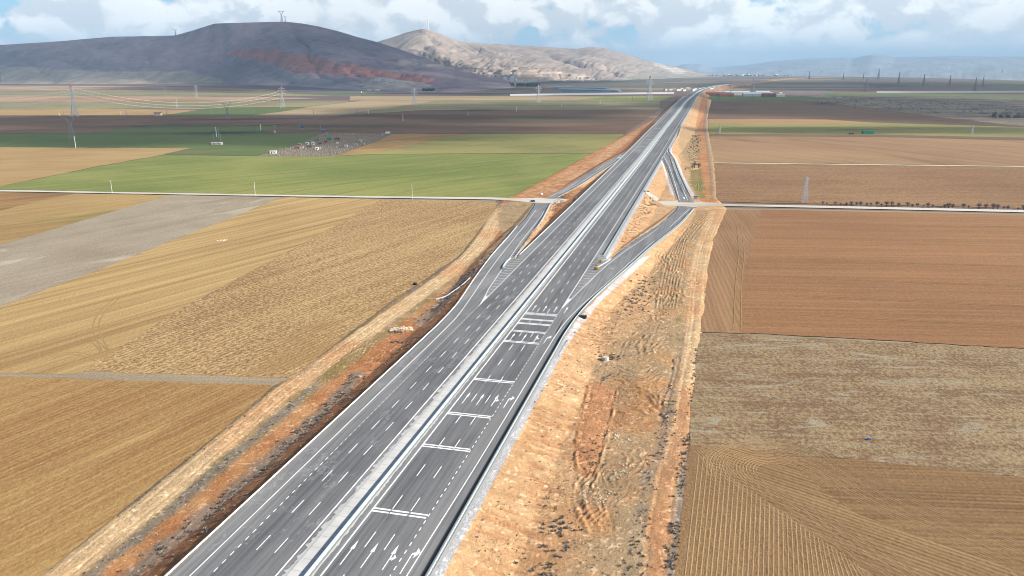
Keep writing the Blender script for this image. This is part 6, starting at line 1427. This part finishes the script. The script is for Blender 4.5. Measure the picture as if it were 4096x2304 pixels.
TR = [(685, 402, 40), (720, 400, 25), (800, 405, 42), (852, 410, 30), (905, 408, 32), (950, 410, 50), (1000, 408, 40), (1040, 413, 52), (1098, 412, 36), (1135, 410, 34), (1195, 416, 54), (1235, 415, 30), (1282, 416, 56), (1335, 416, 54), (1395, 418, 44), (1480, 422, 54), (1525, 421, 34), (1573, 421, 40), (1630, 424, 26), (1672, 424, 48), (1718, 426, 32), (1830, 430, 40), (1865, 430, 54), (1905, 430, 40), (2005, 434, 50), (2055, 434, 30), (2150, 438, 56), (2215, 438, 50), (2285, 442, 56), (2325, 442, 50), (2385, 444, 34), (2425, 445, 40), (2520, 448, 24), (2570, 450, 50)]
for i, (x, y, hh_) in enumerate(TR):
    fx_, fy_ = ce(x, y); p = UF(fx_, fy_ - 3); p.z = GZ - .25; h_ = hh_ / 2.3504 / 4 / F * p.length
    o_n = ORD[i] if i < 30 else ('thirty-first', 'thirty-second', 'thirty-third', 'thirty-fourth', 'thirty-fifth')[i - 30]
    shrub(p, i % 5, h_ / 4.2 * .95, 'bare bush in the row along the right country road, %s from the lattice mast' % o_n, 'bare bushes along the right country road')
shr2 = shr
for i, (fx_, fy_, h_, lb) in enumerate(((2778, 672, 5.5, 'wide dark bare bush beside the red track on the right, left half'), (2795, 673, 5., 'wide dark bare bush beside the red track on the right, right half'), (2769, 676, 3.5, 'small bare bush left of the wide dark one beside the red track'))):
    p = UF(fx_, fy_); p.z = TZ(p.x, p.y); shrub(p, i, h_ / 4.2, lb, 'bare bushes beside the red track')
rn = random.Random(14)
th_ = MB()
for i in range(420):
    x = 3985 + rn.random() * 420; p = UF(x, 462 + (x - 3985) * .012 + rn.random() * 8); th_.blob((p.x, p.y, GZ + 2), 4 + 3 * rn.random(), 1, i, .8, .5)
for i in range(500):
    x = 3250 + rn.random() * 1100; y = 385 + (x - 3250) * .055 + rn.random() ** 2 * 44 - 4; p = UF(x, y); th_.blob((p.x, p.y, GZ + .3), 1 + 2.2 * rn.random(), 1, i, .45, .6)
tag(th_.build('scrub', plain('grey_thicket', (.17, .15, .13), .95, 0, .3, .2)), kind='stuff')

# --- dry weeds and loose stones near the motorway
NW = 15000
rn = np.random.default_rng(5); 
def dmap(pts, hws):
    P = [UD(*p) for p in pts]; return P, hws
zones_ = [([(330, 1449), (500, 1312), (640, 1195), (760, 1085), (860, 990), (900, 945)], 2.2, 1.0, 1.), ([(1060, 815), (1120, 760), (1165, 715), (1195, 690)], 3.2, .9, 1.), ([(450, 1400), (640, 1235), (800, 1085), (960, 935), (1080, 830), (1160, 760)], 3.4, .35, .8),
          ([(230, 1449), (450, 1268), (600, 1138), (690, 1060), (790, 975)], 1.2, .6, .7), ([(90, 1449), (330, 1270), (520, 1120), (680, 985), (760, 935)], 1.5, .45, .6), ([(1180, 700), (1240, 640), (1200, 720)], 2.5, .4, .8),
          ([(1330, 600), (1380, 540), (1430, 480), (1500, 430)], 3.5, .6, .65), ([(1280, 665), (1330, 600)], 2.2, .5, .8),
          ([(1596, 1449), (1612, 1341), (1636, 1200), (1676, 1090), (1692, 977)], 1.8, 1., .8), ([(1686, 1449), (1702, 1320), (1722, 1180), (1742, 1075), (1752, 977), (1764, 880)], 1.4, 2.4, .9),
          ([(1350, 1449), (1390, 1350), (1410, 1320)], 3.6, .9, 1.1), ([(1395, 1345), (1400, 1320)], 3., 1.3, 1.2), ([(1560, 905), (1510, 895)], 2.6, 1.2, 1.1), ([(1590, 790), (1610, 740), (1625, 700)], 4.5, .6, 1.1), ([(1500, 1100), (1490, 1180)], 2., .8, 1.), ([(1520, 960), (1540, 940)], 1.5, .8, 1.),
          ([(1560, 640), (1600, 560), (1640, 500)], 6., .45, .65), ([(1620, 470), (1650, 430)], 5., .35, .6), ([(1500, 800), (1440, 1000), (1330, 1250), (1250, 1420)], 7., .10, .75), ([(1540, 1449), (1580, 1400)], 5, .45, .8), ([(1738, 430), (1752, 340)], 6, .08, .7)]
wd = MB(); VV = []; FF = []
mats_w = plain('dry_weed', (.135, .12, .105), .95, 0, .4, .35)
nq = 0
def tuft(x, y, z, r, h, n_, g):
    global nq
    for i in range(n_):
        a = g.random() * 6.28; q_ = r * (.3 + .7 * g.random()); ex, ey, ez = x + math.cos(a) * q_, y + math.sin(a) * q_, z + h * (.35 + .65 * g.random()); b = a + 1.57 + g.random() - .5; w_ = r * .16
        bx, by = x + math.cos(a) * q_ * .25, y + math.sin(a) * q_ * .25
        VV.extend(((bx - math.cos(b) * w_, by - math.sin(b) * w_, z - .05), (bx + math.cos(b) * w_, by + math.sin(b) * w_, z - .05), (ex + math.cos(b) * w_ * .4, ey + math.sin(b) * w_ * .4, ez), (ex - math.cos(b) * w_, ey - math.sin(b) * w_, ez * .96 + z * .04))); FF.append((nq, nq + 1, nq + 2, nq + 3)); nq += 4
for pts, hw_, den, sz in zones_:
    P = [UD(*p) for p in pts]; L = sum((b - a).length for a, b in zip(P[:-1], P[1:])); cnt = int(L * hw_ * 2 * den * .8); Q = resamp(P, 200)
    for i in range(cnt):
        q_ = Q[int(rn.random() * 199)]; a = rn.random() * 6.28; r_ = hw_ * (rn.random() ** .6) * 1.15; x = q_.x + math.cos(a) * r_ + rn.normal() * .5; y = q_.y + math.sin(a) * r_ + rn.normal() * .5
        if vnoise(np.array([x * .45]), np.array([y * .45]), 9)[0] < .38: continue
        z = TZ(x, y)
        if z < GZ - .1 : continue
        s_, t_ = ST((x, y))
        if (-83.9 < t_ < -40.5): continue
        k_ = (.6 + .7 * rn.random()) * sz * max(1., s_ / 320); tuft(x, y, z, .55 * k_, .28 * k_, 12, rn)
for i in range(3800):        # lone tufts over the right-hand bank
    s_ = 75 + 260 * rn.random(); t_ = -37 + 24 * rn.random()
    if s_ > 235: t_ += (s_ - 235) * .14
    q_ = UU * s_ + RR * t_
    if vnoise(np.array([q_.x * .12]), np.array([q_.y * .12]), 19)[0] < .45: continue
    k_ = .28 + .5 * rn.random() ** 2; tuft(q_.x, q_.y, TZ(q_.x, q_.y), .5 * k_, .24 * k_, 10, rn)
me = bpy.data.meshes.new('dry_weeds'); me.from_pydata(VV, [], FF); tag(link('dry_weeds', me, mats_w), kind='stuff')
stn = MB()
for i in range(1100):
    if i < 450: s_ = 75 + 300 * rn.random(); t_ = (-37 if s_ < 235 else -37 + (s_ - 235) * .14) + 30 * rn.random()
    else: s_ = 75 + 250 * rn.random(); t_ = -85 - 18 * rn.random() - max(0, s_ - 240) * .08
    q_ = UU * s_ + RR * t_; stn.blob((q_.x, q_.y, TZ(q_.x, q_.y) + .05), .05 + .11 * rn.random() ** 2, 1 if i % 3 else 1, i, .8, .5)
for x, y, n_ in ((1505, 1255, 60), (1555, 1100, 50), (1570, 1190, 60), (1540, 830, 30), (1700, 430, 50)):
    c_ = UD(x, y)
    for i in range(n_): a = rn.random() * 6.28; r_ = 4.5 * rn.random(); q_ = c_ + Vector((math.cos(a) * r_, math.sin(a) * r_, 0)); stn.blob((q_.x, q_.y, TZ(q_.x, q_.y) + .05), .10 + .18 * rn.random(), 1, i, .8, .5)
tag(stn.build('loose_stones', M_ROCK), kind='stuff')
#@@HAZE@@
bm = bmesh.new(); bmesh.ops.create_cube(bm, size=1); me = bpy.data.meshes.new('haze'); bm.to_mesh(me); bm.free()
hz_ = bpy.data.objects.new('haze', me); C.objects.link(hz_); hz_.scale = (80000, 36000, 724.4); hz_.location = (0, 16500, 724.4 / 2 + GZ - .35 - 1.1)
m_ = bpy.data.materials.new('haze_air'); m_.use_nodes = True; m_.node_tree.nodes.clear(); k = NT(m_.node_tree)
vol = k.n('ShaderNodeVolumePrincipled'); vol.inputs['Color'].default_value = (.47, .73, 1.0, 1); vol.inputs['Density'].default_value = 5.6e-5; vol.inputs['Anisotropy'].default_value = .0
ou = k.n('ShaderNodeOutputMaterial'); k.l(vol.outputs[0], ou.inputs['Volume']); me.materials.append(m_); tag(hz_, kind='stuff')
